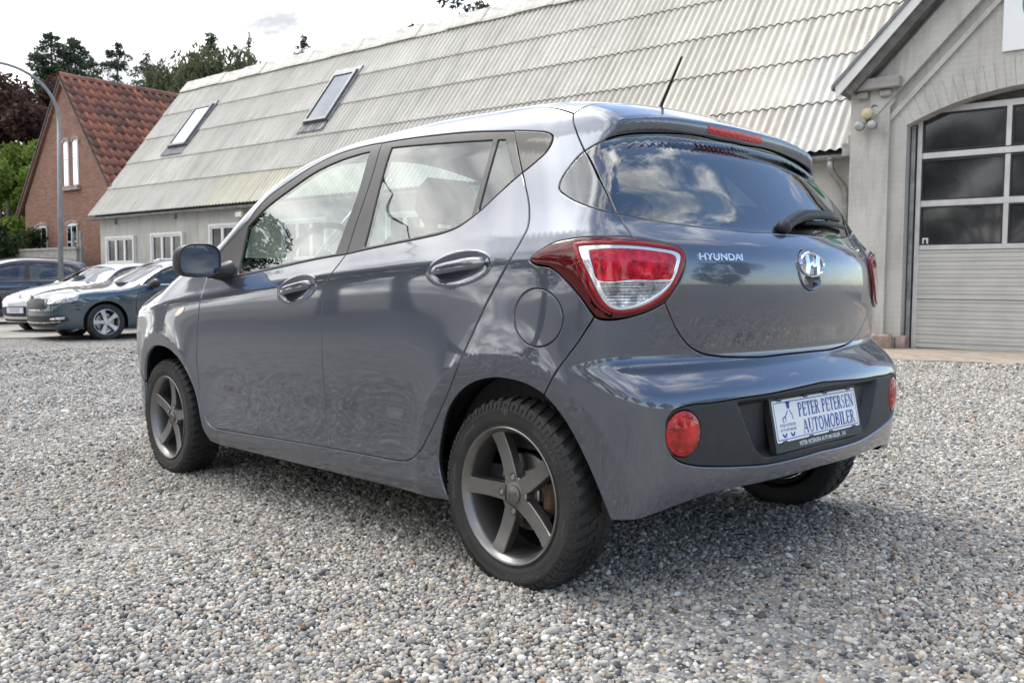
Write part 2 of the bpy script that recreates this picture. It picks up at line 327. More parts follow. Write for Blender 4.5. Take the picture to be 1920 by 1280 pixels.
# outlines of the panels in (t,v)
SEG={
'DF':[(1.5966,0.9215),(1.5768,0.8791),(1.5544,0.8419),(1.5657,0.7792),(1.5929,0.6593),(1.6135,0.5189),(1.6113,0.4261),(1.5856,0.3094),(1.5489,0.2763),(1.4964,0.2676)],
'DB1':[(1.4964,0.2676),(1.2355,0.2748),(0.9675,0.2827),(0.7648,0.2884),(0.5894,0.2923)],
'DB2':[(0.5894,0.2923),(0.3416,0.2973),(0.1695,0.3014),(0.1032,0.3126),(0.0487,0.341),(0.0142,0.3771)],
'DR':[(0.0142,0.3771),(-0.0497,0.4592),(-0.1413,0.5833),(-0.2166,0.7053),(-0.2671,0.7906),(-0.3196,0.8722),(-0.3548,0.9281),(-0.3836,0.9879),(-0.3951,1.0238),(-0.3904,1.0695),(-0.3678,1.1291),(-0.3309,1.1868)],
'BPU':[(0.529,1.3877),(0.5006,1.2757),(0.4902,1.1793),(0.4862,1.0828),(0.4708,0.9847)],
'BPL':[(0.4708,0.9847),(0.4868,0.9581),(0.5103,0.927),(0.5356,0.892),(0.5592,0.8567),(0.5705,0.8021),(0.5768,0.7168),(0.587,0.5634),(0.6006,0.4069),(0.5894,0.2923)],
'BELT1':[(1.5966,0.9215),(1.4467,0.922),(1.3159,0.9217),(0.972,0.948),(0.7033,0.9711),(0.4708,0.9847)],
'BELT2':[(0.4708,0.9847),(0.3685,0.9943),(0.1828,1.0092),(0.0418,1.0201),(-0.0481,1.0296),(-0.1124,1.0441),(-0.1566,1.0661),(-0.2013,1.0958),(-0.262,1.1454),(-0.3309,1.1868)],
'DLOA':[(1.5966,0.9215),(1.5974,0.9826),(1.5693,1.0358),(1.4892,1.0954),(1.4016,1.148),(1.2875,1.239),(1.1237,1.3026),(0.9689,1.3545),(0.8089,1.3852),(0.6429,1.3926),(0.529,1.3877)],
'DLOB':[(0.529,1.3877),(0.3667,1.3804),(0.2176,1.3712),(0.0725,1.3612),(-0.0868,1.3468),(-0.2401,1.3264)],
'DLOC':[(-0.2401,1.3264),(-0.3376,1.3075),(-0.3995,1.2917),(-0.4241,1.2763),(-0.4247,1.2587),(-0.412,1.2362),(-0.375,1.2103),(-0.3309,1.1868)],
'RF':[(-0.2401,1.3264),(-0.2815,1.2605),(-0.3309,1.1868)],
'WF1':[(1.2962,0.9379),(1.3208,0.9833),(1.3662,1.1354)],
'WF2':[(1.3662,1.1354),(1.3171,1.1645),(1.2553,1.2012),(1.0911,1.2646),(0.9351,1.3187),(0.7732,1.3478),(0.6796,1.3556),(0.5859,1.3583)],
'WF3':[(0.5859,1.3583),(0.5707,1.2932),(0.5532,1.185),(0.5561,1.0872),(0.5524,0.9927)],
'WF4':[(0.5524,0.9927),(0.7127,0.9823),(0.9849,0.9619),(1.2129,0.9415),(1.2962,0.9379)],
'WR1':[(0.4435,1.3547),(0.1428,1.3322),(-0.1287,1.3112)],
'WR2':[(-0.1287,1.3112),(-0.1447,1.1915),(-0.154,1.0778)],
'WR3':[(-0.154,1.0778),(-0.1252,1.0615),(-0.0773,1.0462),(0.0052,1.0359),(0.1906,1.0201),(0.3743,1.0065)],
'WR4':[(0.3743,1.0065),(0.4038,1.1378),(0.4292,1.2531),(0.4435,1.3547)],
'WQ1':[(-0.1629,1.3068),(-0.1822,1.3049),(-0.2014,1.3025)],
'WQ2':[(-0.2014,1.3025),(-0.2551,1.2363),(-0.2998,1.18)],
'WQ3':[(-0.2998,1.18),(-0.2414,1.1389),(-0.1837,1.0922)],
'WQ4':[(-0.1837,1.0922),(-0.1727,1.1935),(-0.1629,1.3068)],
'HG1':[(-0.4938,1.3304),(-0.4944,1.3079),(-0.5059,1.278),(-0.5365,1.2202),(-0.5747,1.155),(-0.6176,1.0558),(-0.6497,0.986)],
'LT':[(-0.6497,0.986),(-0.6892,0.9796),(-0.7245,0.9717),(-0.7583,0.9629),(-0.7727,0.948),(-0.7734,0.925),(-0.7637,0.8894),(-0.7414,0.8471),(-0.7201,0.815)],
'LB':[(-0.7201,0.815),(-0.6977,0.8014),(-0.6656,0.7867),(-0.6157,0.7733),(-0.5821,0.7728),(-0.5662,0.7805)],
'LO1':[(-0.5662,0.7805),(-0.5514,0.8066),(-0.5351,0.8356),(-0.4973,0.8862),(-0.4705,0.9094),(-0.4313,0.9194),(-0.4166,0.9307)],
'LO2':[(-0.4166,0.9307),(-0.427,0.9455),(-0.444,0.9578),(-0.476,0.9764),(-0.5253,0.9854),(-0.574,0.9874),(-0.6166,0.9874),(-0.6497,0.986)],
'LI':[(-0.5348,0.96),(-0.5721,0.962),(-0.6417,0.9613),(-0.6993,0.9553),(-0.7468,0.9461),(-0.7558,0.9376),(-0.7501,0.9092),(-0.7386,0.8781),(-0.7173,0.8459),(-0.6743,0.813),(-0.632,0.7986),(-0.6036,0.7992),(-0.5854,0.8159),(-0.5728,0.8434),(-0.555,0.8929),(-0.5397,0.9373)],
'LR':[(-0.5571,0.9485),(-0.6043,0.9532),(-0.6496,0.9523),(-0.6986,0.9467),(-0.7404,0.9374),(-0.7452,0.9275),(-0.739,0.902),(-0.7305,0.8767),(-0.6481,0.8748),(-0.575,0.8741),(-0.5635,0.9091)],
'LC':[(-0.5782,0.8672),(-0.6481,0.868),(-0.7264,0.8697),(-0.7095,0.8488),(-0.6699,0.8207),(-0.6324,0.8069),(-0.6079,0.8073),(-0.5928,0.8227)],
'QG':[(-0.5662,0.7805),(-0.5489,0.7488),(-0.5322,0.7167),(-0.5077,0.6767),(-0.4827,0.6361),(-0.4497,0.5682)],
'HB':[(-0.7201,0.815),(-0.7418,0.7649),(-0.7575,0.7356),(-0.779,0.7078),(-0.8012,0.6884),(-0.8325,0.6734),(-0.89,0.6622),(-1.0403,0.6527),(-1.1893,0.6534)],
'QW1':[(-0.5366,1.2174),(-0.5128,1.2009),(-0.4956,1.1836),(-0.479,1.1643),(-0.4712,1.1478),(-0.4725,1.13),(-0.4975,1.106),(-0.5239,1.0887),(-0.5529,1.0728),(-0.5841,1.0602),(-0.6161,1.0535)],
'QW2':[(-0.6161,1.0535),(-0.574,1.154),(-0.5366,1.2174)],
'GT':[(-0.5398,1.2163),(-0.5637,1.2282),(-0.5951,1.2392),(-0.6361,1.2555),(-0.6822,1.269),(-0.7569,1.2856),(-0.8569,1.3018),(-1.0063,1.3148),(-1.1893,1.3199)],
'GB':[(-0.6186,1.0536),(-0.6725,1.041),(-0.7404,1.0317),(-0.858,1.0221),(-1.0205,1.0143),(-1.1718,1.0142)],
'GL':[(-0.5398,1.2163),(-0.5764,1.155),(-0.6186,1.0536)],
'BB':[(-0.5956,0.2497),(-0.6228,0.2524),(-0.6488,0.2556),(-0.6865,0.27),(-0.7315,0.2862),(-0.8247,0.3049),(-0.9569,0.3056),(-1.1036,0.3063),(-1.2356,0.3112)],
'INT':[(-0.7046,0.4924),(-0.7062,0.5157),(-0.7176,0.5366),(-0.7385,0.5468),(-0.77,0.5509),(-0.8189,0.5501),(-0.9038,0.5537),(-0.9983,0.5555),(-1.1362,0.5625),(-1.2469,0.568)],
'INB':[(-0.7046,0.4924),(-0.7101,0.4407),(-0.728,0.4094),(-0.7663,0.3905),(-0.8201,0.3783),(-0.9101,0.3654),(-1.0035,0.3562),(-1.1171,0.3555),(-1.2454,0.3593)],
'RECT':[(-0.8892,0.5459),(-0.9973,0.5493),(-1.133,0.5521),(-1.2552,0.5539)],
'RECB':[(-0.8892,0.5459),(-0.9202,0.4734),(-0.9574,0.4019),(-0.9764,0.384),(-1.0017,0.3734),(-1.1146,0.3733),(-1.2423,0.3762)],
'AB':[(-0.4497,0.5682),(-0.4941,0.5121),(-0.5376,0.4199),(-0.5672,0.3393),(-0.5833,0.2884),(-0.5956,0.2497)],
'EMB':[(-1.256,0.9188)],
'EMBR':[(-1.2333,0.9052)],
'BADGE':[(-0.8149,0.9472),(-0.9468,0.9467),(-0.9423,0.9256),(-0.8123,0.9254)],
'BADGE2':[(-1.6536,0.9707),(-1.7388,0.9703)],
'HANF':[(0.8713,0.8694),(0.6217,0.9),(0.6661,0.9106),(0.7641,0.823),(0.7399,0.87)],
'HANR':[(-0.0489,0.9211),(-0.2886,0.9427),(-0.2007,0.9619),(-0.1759,0.8723),(-0.1795,0.922)],
'FUEL':[(-0.3692,0.7754),(-0.4937,0.78),(-0.4353,0.855),(-0.4347,0.699)],
'IND':[(1.7597,0.7604),(1.6952,0.7924),(1.7259,0.7729)],
'WIP':[(-1.2239,1.0317),(-1.323,1.0691),(-1.4101,1.0895),(-1.5961,1.1041),(-1.7831,1.0888)],
'REFL':[(-0.7445,0.4762),(-0.7053,0.4805),(-0.7885,0.4706),(-0.7446,0.5371),(-0.745,0.4148)],
'MIRB':[(1.4417,0.9688),(1.3267,0.932),(1.4614,0.9349)],
'BRK':[(-1.0174,1.3316),(-1.4036,1.3479),(-1.4096,1.3261),(-1.007,1.3182),(-1.1887,1.3313)],
'FEND':[(2.1377,0.414),(2.1081,0.2186),(2.1083,0.1973)],
}
# ---------------- panels: outlines in (t,v) cut out of a body surface, with rounded edges, shut gaps and real depth ----------------
def smooth_line(pts,h=.008):
    P=np.array(pts,float)
    if len(P)<2: return P
    if len(P)==2:
        n=max(2,int(np.ceil(np.linalg.norm(P[1]-P[0])/h))+1); return P[0]+(P[1]-P[0])*np.linspace(0,1,n)[:,None]
    d=np.sqrt(np.linalg.norm(np.diff(P,axis=0),axis=1))+1e-9; u=np.r_[0,np.cumsum(d)]
    M=np.zeros_like(P); M[1:-1]=((P[2:]-P[1:-1])/d[1:,None]*d[:-1,None]+(P[1:-1]-P[:-2])/d[:-1,None]*d[1:,None])/(d[1:]+d[:-1])[:,None]
    M[0]=2*(P[1]-P[0])/d[0]-M[1]; M[-1]=2*(P[-1]-P[-2])/d[-1]-M[-2]
    out=[]
    for i in range(len(P)-1):
        n=max(1,int(np.ceil(np.linalg.norm(P[i+1]-P[i])/h))); s=(np.arange(n)/n)[:,None]
        out.append((2*s**3-3*s**2+1)*P[i]+(s**3-2*s**2+s)*M[i]*d[i]+(3*s**2-2*s**3)*P[i+1]+(s**3-s**2)*M[i+1]*d[i])
    return np.vstack(out+[P[-1:]])
def loop(*segs,h=.008):
    L=[]
    for s in segs:
        for p in smooth_line(s,h):
            if not L or np.hypot(*(p-L[-1]))>h*.3: L.append(p)
    while np.hypot(*(L[0]-L[-1]))<h*.3: L.pop()
    return np.array(L)
def rev(s): return list(s)[::-1]
def ell(c,a,b,rot=0,n=48,t0=0,t1=2*math.pi):
    q=np.linspace(t0,t1,n,endpoint=abs(t1-t0)<6.2); x,y=a*np.cos(q),b*np.sin(q)
    return np.stack([c[0]+x*math.cos(rot)-y*math.sin(rot),c[1]+x*math.sin(rot)+y*math.cos(rot)],-1)
def area(L): x,y=L[:,0],L[:,1]; return .5*np.sum(x*np.roll(y,-1)-np.roll(x,-1)*y)
def inside(Q,Ls):
    c=np.zeros(len(Q),bool)
    for L in Ls:
        A,Bq=L,np.roll(L,-1,0)
        for i in range(0,len(Q),4000):
            q=Q[i:i+4000]; cond=(A[None,:,1]>q[:,1:])!=(Bq[None,:,1]>q[:,1:])
            xx=A[None,:,0]+(q[:,1:]-A[None,:,1])*(Bq[:,0]-A[:,0])[None]/np.where(Bq[:,1]==A[:,1],1e-12,Bq[:,1]-A[:,1])[None]
            c[i:i+4000]^=((cond&(q[:,:1]<xx)).sum(1)%2).astype(bool)
    return c
def segdist(Q,L,closed=True):
    A=L if closed else L[:-1]; Bq=np.roll(L,-1,0) if closed else L[1:]; out=np.empty(len(Q)); d=Bq-A; dd=(d**2).sum(1)+1e-12
    for i in range(0,len(Q),2000):
        q=Q[i:i+2000,None]; s=np.clip(((q-A)*d).sum(2)/dd,0,1); out[i:i+2000]=np.sqrt((((q-A-s[...,None]*d))**2).sum(2)).min(1)
    return out
def openflag(B,L): return (np.abs(L[:,0]-B.TC)<2e-4)|(np.abs(L[:,0]-B.TF)<2e-4)|(np.abs(L[:,1]-B.VT)<2e-4)
def offset(B,L,d):
    """outline moved inwards by d (outer loops counter-clockwise, holes clockwise)"""
    op=openflag(B,L); oe=op&np.roll(op,-1)          # edge i -> i+1 lies on the centre line
    e=np.roll(L,-1,0)-L; n=np.stack([-e[:,1],e[:,0]],-1); n/=np.linalg.norm(n,axis=1,keepdims=True)+1e-12
    n[oe]=0; pn=np.roll(n,1,0); s=n+pn; ln=np.linalg.norm(s,axis=1,keepdims=True)
    both=(np.linalg.norm(n,axis=1)>0)&(np.linalg.norm(pn,axis=1)>0)
    u=s/np.maximum(ln,1e-9); k=np.where(both,1/np.maximum((u*n).sum(1),.45),1.0)
    off=u*k[:,None]*d
    tc=(np.abs(L[:,0]-B.TC)<2e-4)|(np.abs(L[:,0]-B.TF)<2e-4); vt=np.abs(L[:,1]-B.VT)<2e-4
    off[tc,0]=0; off[vt,1]=0; off[np.roll(oe,1)&oe]=0
    return L+off
def panel_geo(B,loops,h=(.016,.008),off=0.,gap=.0018,bev=.0025,depth=.012,disp=None,fine=(),edge=True):
    LS=[]
    for i,L in enumerate(loops):
        L=np.asarray(L,float)
        if (area(L)>0)!=(i==0): L=L[::-1]
        LS.append(L)
    def pos(q):
        P=B.surf(q[:,0],q[:,1]); n=B.grad(P); o=np.full(len(q),float(off))
        if disp is not None: o=o+disp(q,P)
        return P+n*o[:,None],n
    A=[offset(B,L,gap+bev) for L in LS]; allA=np.vstack(A)
    lo,hi=LS[0].min(0),LS[0].max(0)
    G=[]
    def grid(l,u,ht,hv):
        tt=np.arange(l[0]+ht*.5,u[0],ht); vv=np.arange(l[1]+hv*.5,u[1],hv)
        if len(tt) and len(vv):
            X,Y=np.meshgrid(tt,vv); X=X+(np.arange(len(vv))%2)[:,None]*ht*.5; return np.stack([X.ravel(),Y.ravel()],-1)
        return np.zeros((0,2))
    g=grid(lo,hi,*h)
    for (a,b,c,d,hh) in fine:
        g=g[~((g[:,0]>a)&(g[:,0]<b)&(g[:,1]>c)&(g[:,1]<d))]; g=np.vstack([g,grid((a,c),(b,d),hh,hh)])
    g=g[inside(g,A)]
    if len(g):
        m=segdist(g,A[0]); 
        for L in A[1:]: m=np.minimum(m,segdist(g,L))
        g=g[m>min(.45*h[1],.004)]
    V=np.vstack([allA,g]); E=[];k=0
    for L in A:
        E+=[(k+i,k+(i+1)%len(L)) for i in range(len(L))]; k+=len(L)
    r=delaunay_2d_cdt([Vector((a,b)) for a,b in V],E,[],0,1e-7)
    ov=np.array([(p.x,p.y) for p in r[0]]); tri=np.array([f for f in r[2] if len(f)==3],int)
    cen=ov[tri].mean(1); tri=tri[inside(cen,A)]
    mp={}
    for i,src in enumerate(r[3]):
        for q in src: mp[q]=i
    P,n=pos(ov)
    if disp is not None:
        e=.0012; dt=pos(ov+[e,0])[0]-pos(ov-[e,0])[0]; dv=pos(ov+[0,e])[0]-pos(ov-[0,e])[0]
        c=np.cross(dt,dv); ln=np.linalg.norm(c,axis=1); ok=ln>1e-12; c[ok]/=ln[ok][:,None]
        sg=np.sign((c*n).sum(1)); c*=np.where(sg==0,1,sg)[:,None]; n=np.where(ok[:,None],c,n)
    verts=[P];norms=[n];faces=[tuple(t) for t in tri];mi=[0]*len(tri)
    a,b,c=P[tri[:,0]],P[tri[:,1]],P[tri[:,2]]
    flip=((np.cross(b-a,c-a)*n[tri].mean(1)).sum(1))<0
    faces=[f[::-1] if fl else f for f,fl in zip(faces,flip)]
    nv=len(P)
    if edge:
        k=0; fs=1 if flip.mean()<.5 else -1
        for L in LS:
            m=len(L); ia=[mp[k+i] for i in range(m)]; k+=m
            PA=P[ia]; nA=n[ia]
            PB,nB=pos(offset(B,L,gap+.0003)); PC=PB
            out=PB-PA; out-=(out*nA).sum(1,keepdims=True)*nA; out/=np.linalg.norm(out,axis=1,keepdims=True)+1e-9
            PB=PB-nA*min(bev*.55,.0014); PC=PB-nA*depth; PD=pos(offset(B,L,-.006))[0]-nA*(depth+.001+.003*((len(loops[0])*7)%5)/5)
            nBv=nA+out*.9; nBv/=np.linalg.norm(nBv,axis=1,keepdims=True)
            verts+=[PB,PC,PC,PD]; norms+=[nBv,out*.9+nA*.1,nA,nA]
            op=openflag(B,L)
            for i in range(m):
                j=(i+1)%m
                if op[i] and op[j]: continue
                b0,c0,c1,d0=nv,nv+m,nv+2*m,nv+3*m
                for q,mm in (((ia[j],ia[i],b0+i,b0+j),0),((b0+j,b0+i,c0+i,c0+j),0),((c1+j,c1+i,d0+i,d0+j),1)):
                    faces.append(q if fs>0 else q[::-1]); mi.append(mm)
            nv+=4*m
    return np.vstack(verts),faces,np.vstack(norms),mi
def geo_mesh(name,V,Fc,Nn,mi):
    me=bpy.data.meshes.new(name); me.from_pydata(V.tolist(),[],Fc)
    me.polygons.foreach_set('material_index',mi); smooth(me)
    nn=Nn/(np.linalg.norm(Nn,axis=1,keepdims=True)+1e-9)
    me.normals_split_custom_set_from_vertices(nn.tolist()); return me
FLIP=np.array([1,-1,1.])
def panel(B,name,loops,mats,parent,side='L',label=None,**k):
    """side L: left only, LR: left and its mirror as two objects, C: one object across the centre line"""
    V,Fc,Nn,mi=panel_geo(B,loops,**k)
    if not isinstance(mats,(list,tuple)): mats=[mats,M['gap']]
    V2,F2,N2=V*FLIP,[f[::-1] for f in Fc],Nn*FLIP
    if side=='C':
        n=len(V); o=link(name,geo_mesh(name,np.vstack([V,V2]),Fc+[tuple(i+n for i in f) for f in F2],np.vstack([Nn,N2]),mi+mi),mats,parent)
        return o
    par=parent if isinstance(parent,(tuple,list)) else (parent,parent)
    o=link(name,geo_mesh(name,V,Fc,Nn,mi),mats,par[0])
    if side=='L': return o
    return o,link(name,geo_mesh(name,V2,F2,N2,mi),mats,par[1])
def mirror_pair(name,mb,mat_,parents,auto=40):
    me=mb.mesh(name)
    if auto: smooth(me); me.set_sharp_from_angle(angle=math.radians(auto))
    a=link(name,me,mat_,parents[0])
    m2=me.copy(); co=np.empty(len(m2.vertices)*3); m2.vertices.foreach_get('co',co); co=co.reshape(-1,3)*FLIP; m2.vertices.foreach_set('co',co.ravel()); m2.flip_normals()
    b=bpy.data.objects.new(name,m2); COL.objects.link(b); b.parent=parents[1]; return a,b
# ======================= yard buildings (local frame: x right, y away, z up, as seen from the yard) =======================
_e1=Vector((.990,.1391,.0185)).normalized(); _e2=Vector((.1392,-.9903,0)); _X=-_e1; _Z=_X.cross(_e2).normalized()
BM=Matrix(((_X.x,_e2.x,_Z.x,3.342),(_X.y,_e2.y,_Z.y,-9.968),(_X.z,_e2.z,_Z.z,0),(0,0,0,1)))
def broot(name,label,cat,loc=(0,0,0)):
    o=empty(name,(0,0,0),0,label,cat); o.matrix_world=BM@Matrix.Translation(loc); return o
def _brickbump(c1,c2,scale=1.,strength=.5,speck=7):
    def bld(t,b):
        n,r=noise_col(t,b,c1,c2,1.1,9,.3,.7); tc=_n(t,'ShaderNodeTexCoord')
        sx=_n(t,'ShaderNodeSeparateXYZ'); cb=_n(t,'ShaderNodeCombineXYZ'); t.links.new(tc.outputs['Object'],sx.inputs[0]); 
        ad=_n(t,'ShaderNodeMath',operation='ADD'); t.links.new(sx.outputs['X'],ad.inputs[0]); t.links.new(sx.outputs['Y'],ad.inputs[1]); t.links.new(ad.outputs[0],cb.inputs[0]); t.links.new(sx.outputs['Z'],cb.inputs[1])
        k=_n(t,'ShaderNodeTexBrick',i_Scale=1.0,i_Mortar_Size=.006,i_Mortar_Smooth=.5,i_Brick_Width=.24,i_Row_Height=.075); t.links.new(cb.outputs[0],k.inputs['Vector'])
        n2=_n(t,'ShaderNodeTexNoise',i_Scale=28.,i_Detail=6.); t.links.new(tc.outputs['Object'],n2.inputs['Vector'])
        m=_n(t,'ShaderNodeMath',operation='MULTIPLY_ADD'); t.links.new(k.outputs['Fac'],m.inputs[0]); m.inputs[1].default_value=-1.; t.links.new(n2.outputs['Fac'],m.inputs[2])
        bump(t,b,m.outputs[0],strength*.6,.010)
        # streaky grime
        mp=_n(t,'ShaderNodeMapping'); mp.inputs['Scale'].default_value=(3,3,.5); t.links.new(tc.outputs['Object'],mp.inputs[0]); n3=_n(t,'ShaderNodeTexNoise',i_Scale=1.7,i_Detail=8.,i_Roughness=.65); t.links.new(mp.outputs[0],n3.inputs['Vector'])
        rr=_n(t,'ShaderNodeMapRange'); rr.inputs['From Min'].default_value=.50; rr.inputs['From Max'].default_value=.75; rr.inputs['To Max'].default_value=.6; t.links.new(n3.outputs['Fac'],rr.inputs['Value'])
        mx=_n(t,'ShaderNodeMix',data_type='RGBA'); t.links.new(rr.outputs[0],mx.inputs['Factor']); t.links.new(r.outputs[0],mx.inputs[6]); mx.inputs[7].default_value=(c1[0]*.52,c1[1]*.50,c1[2]*.46,1)
        fm=_n(t,'ShaderNodeMix',data_type='RGBA',blend_type='MULTIPLY'); fm.inputs['Factor'].default_value=.07; t.links.new(mx.outputs[2],fm.inputs[6]); iv=_n(t,'ShaderNodeMath',operation='SUBTRACT'); iv.inputs[0].default_value=1; t.links.new(k.outputs['Fac'],iv.inputs[1]); t.links.new(iv.outputs[0],fm.inputs[7])
        t.links.new(fm.outputs[2],b.inputs['Base Color'])
    return bld
M['wall']=mat('pale_painted_brick',(.4,.4,.38),.85,build=_brickbump((.43,.42,.385),(.58,.57,.53)))
M['wall2']=mat('grey_painted_brick',(.4,.4,.38),.85,build=_brickbump((.43,.42,.395),(.58,.57,.54)))
M['trimgrey']=mat('grey_painted_mortar',(.36,.35,.33),.85,build=lambda t,b:noise_col(t,b,(.28,.27,.255),(.40,.39,.37),5))
def _sheet(t,b):
    oi=_n(t,'ShaderNodeObjectInfo'); tc=_n(t,'ShaderNodeTexCoord'); ge=_n(t,'ShaderNodeNewGeometry')
    n=_n(t,'ShaderNodeTexNoise',i_Scale=1.2,i_Detail=8.,i_Roughness=.65); t.links.new(ge.outputs['Position'],n.inputs['Vector'])
    r=_n(t,'ShaderNodeMapRange'); r.inputs['To Min'].default_value=.72; r.inputs['To Max'].default_value=1.22; t.links.new(n.outputs['Fac'],r.inputs['Value'])
    rv=_n(t,'ShaderNodeMapRange'); rv.inputs['To Min'].default_value=.93; rv.inputs['To Max'].default_value=1.05; t.links.new(oi.outputs['Random'],rv.inputs['Value'])
    m=_n(t,'ShaderNodeMath',operation='MULTIPLY'); t.links.new(r.outputs[0],m.inputs[0]); t.links.new(rv.outputs[0],m.inputs[1])
    mx=_n(t,'ShaderNodeMix',data_type='RGBA',blend_type='MULTIPLY'); mx.inputs['Factor'].default_value=1; t.links.new(oi.outputs['Color'],mx.inputs[6]); t.links.new(m.outputs[0],mx.inputs[7])
    v=_n(t,'ShaderNodeTexNoise',i_Scale=11.,i_Detail=5.,i_Roughness=.75); t.links.new(ge.outputs['Position'],v.inputs['Vector'])
    s=_n(t,'ShaderNodeMapRange'); s.inputs['From Min'].default_value=.61; s.inputs['From Max'].default_value=.70; s.inputs['To Max'].default_value=.55; t.links.new(v.outputs['Fac'],s.inputs['Value'])
    m2=_n(t,'ShaderNodeMix',data_type='RGBA'); t.links.new(s.outputs[0],m2.inputs['Factor']); t.links.new(mx.outputs[2],m2.inputs[6]); m2.inputs[7].default_value=(.16,.15,.13,1)
    # darker in the valleys of the waves
    sx=_n(t,'ShaderNodeSeparateXYZ'); t.links.new(tc.outputs['Object'],sx.inputs[0]); w=_n(t,'ShaderNodeMath',operation='MULTIPLY'); t.links.new(sx.outputs['Z'],w.inputs[0]); w.inputs[1].default_value=1
    wr=_n(t,'ShaderNodeMapRange'); wr.inputs['From Min'].default_value=.03; wr.inputs['From Max'].default_value=-.02; wr.inputs['To Max'].default_value=.45; t.links.new(w.outputs[0],wr.inputs['Value'])
    m3=_n(t,'ShaderNodeMix',data_type='RGBA'); t.links.new(wr.outputs[0],m3.inputs['Factor']); t.links.new(m2.outputs[2],m3.inputs[6]); m3.inputs[7].default_value=(.24,.23,.20,1)
    # rain streaks run down the slope
    mp=_n(t,'ShaderNodeMapping'); mp.inputs['Scale'].default_value=(9.,.7,1.); va=_n(t,'ShaderNodeVectorMath',operation='ADD'); t.links.new(tc.outputs['Object'],va.inputs[0]); t.links.new(oi.outputs['Location'],va.inputs[1]); t.links.new(va.outputs[0],mp.inputs[0])
    sn=_n(t,'ShaderNodeTexNoise',i_Scale=1.,i_Detail=6.,i_Roughness=.6); t.links.new(mp.outputs[0],sn.inputs['Vector']); sr=_n(t,'ShaderNodeMapRange'); sr.inputs['From Min'].default_value=.48; sr.inputs['From Max'].default_value=.72; sr.inputs['To Max'].default_value=.5; t.links.new(sn.outputs['Fac'],sr.inputs['Value'])
    m4=_n(t,'ShaderNodeMix',data_type='RGBA'); t.links.new(sr.outputs[0],m4.inputs['Factor']); t.links.new(m3.outputs[2],m4.inputs[6]); m4.inputs[7].default_value=(.30,.285,.245,1)
    t.links.new(m4.outputs[2],b.inputs['Base Color']); bump(t,b,v.outputs['Fac'],.25,.004)
M['sheet']=mat('weathered_fibre_cement',(.5,.49,.46),.95,spec=.05,build=_sheet)
M['zinc']=mat('dull_zinc',(.33,.34,.35),.5,.7,build=lambda t,b:noise_col(t,b,(.24,.245,.25),(.40,.41,.42),8))
M['white']=mat('white_gloss_paint',(.74,.74,.73),.4,build=lambda t,b:noise_col(t,b,(.68,.68,.66),(.78,.78,.77),3))
M['skypane']=mat('rooflight_glass',(.62,.66,.70),.04,.75,build=lambda t,b:noise_col(t,b,(.55,.59,.63),(.66,.70,.74),2))
M['slateframe']=mat('grey_rooflight_flashing',(.17,.175,.185),.5,.4,build=lambda t,b:noise_col(t,b,(.14,.145,.155),(.21,.215,.225),6))
def _pane(t,b):
    noise_col(t,b,(.016,.018,.021),(.05,.056,.062),.9,4,.4,.8); 
M['pane']=mat('dirty_dark_glass',(.02,.02,.025),.07,spec=.7,coat=.4,build=_pane)
M['doorpanel']=mat('grey_steel_door_panel',(.33,.34,.34),.5,.2,build=lambda t,b:noise_col(t,b,(.50,.50,.49),(.58,.575,.56),2.5))
M['doorrail']=mat('pale_aluminium_rail',(.55,.56,.57),.4,.3,build=lambda t,b:noise_col(t,b,(.50,.51,.52),(.60,.61,.62),5))
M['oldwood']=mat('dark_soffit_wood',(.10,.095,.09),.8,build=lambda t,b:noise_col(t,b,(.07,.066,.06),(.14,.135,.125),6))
M['plinth']=mat('pinkish_granite_plinth',(.34,.25,.22),.9,build=lambda t,b:noise_col(t,b,(.22,.16,.14),(.46,.36,.32),9))
M['cream']=mat('aged_cream_plastic',(.58,.50,.33),.5,build=lambda t,b:noise_col(t,b,(.52,.44,.28),(.62,.54,.38),20))
barn=broot('long_building','long low pale brick building with a steep corrugated fibre cement roof','building')
SL=Vector((0,.6,.8)); NR=Vector((0,-.8,.6)); RM=Matrix(((1,0,0,0),(0,.6,-.8,0),(0,.8,.6,0),(0,0,0,1)))
mb=MB(); mb.box((-11.1,.90,1.2),(26.0,.30,3.6)); mb.prism([(.76,2.2),(7.4,2.2),(7.4,2.9),(4.05,7.3),(.76,2.95)],0,-24.1,-23.8); mb.prism([(.76,-.6),(7.4,-.6),(7.4,2.2),(.76,2.2)],0,-24.1,-23.8)
mb.build('wall',M['wall'],barn)
mb=MB(); mb.prism([(.62,2.90),(4.02,7.43),(7.4,2.92),(7.4,2.86),(4.02,7.36),(.62,2.83)],0,-24.2,2.6); mb.build('roof_backing',M['oldwood'],barn)  # unseen dark slab added under the sheets to block light
def sheet_mesh(name,w=1.05,l=1.16,pitch=.15,amp=.021):
    nx=int(w/pitch*10); V=[];ny=2
    for j in range(ny+1):
        s=l*j/ny
        for i in range(nx+1): x=(w+.06)*i/nx; V.append((x,s,amp*math.cos(2*math.pi*x/pitch)+.030*(1-j/ny)))
    F_=[(j*(nx+1)+i,j*(nx+1)+i+1,(j+1)*(nx+1)+i+1,(j+1)*(nx+1)+i) for j in range(ny) for i in range(nx)]
    n=len(V); lo=[(v[0],v[1],v[2]-.008) for v in V[:nx+1]]; V+=lo; F_+=[(i,n+i,n+i+1,i+1) for i in range(nx)]
    me=bpy.data.meshes.new(name); me.from_pydata(V,[],F_); smooth(me); me.set_sharp_from_angle(angle=math.radians(60)); me.materials.append(M['sheet']); return me
SM=sheet_mesh('roof_sheet'); SMs=sheet_mesh('roof_sheet',l=.40)
rr=random.Random(3)
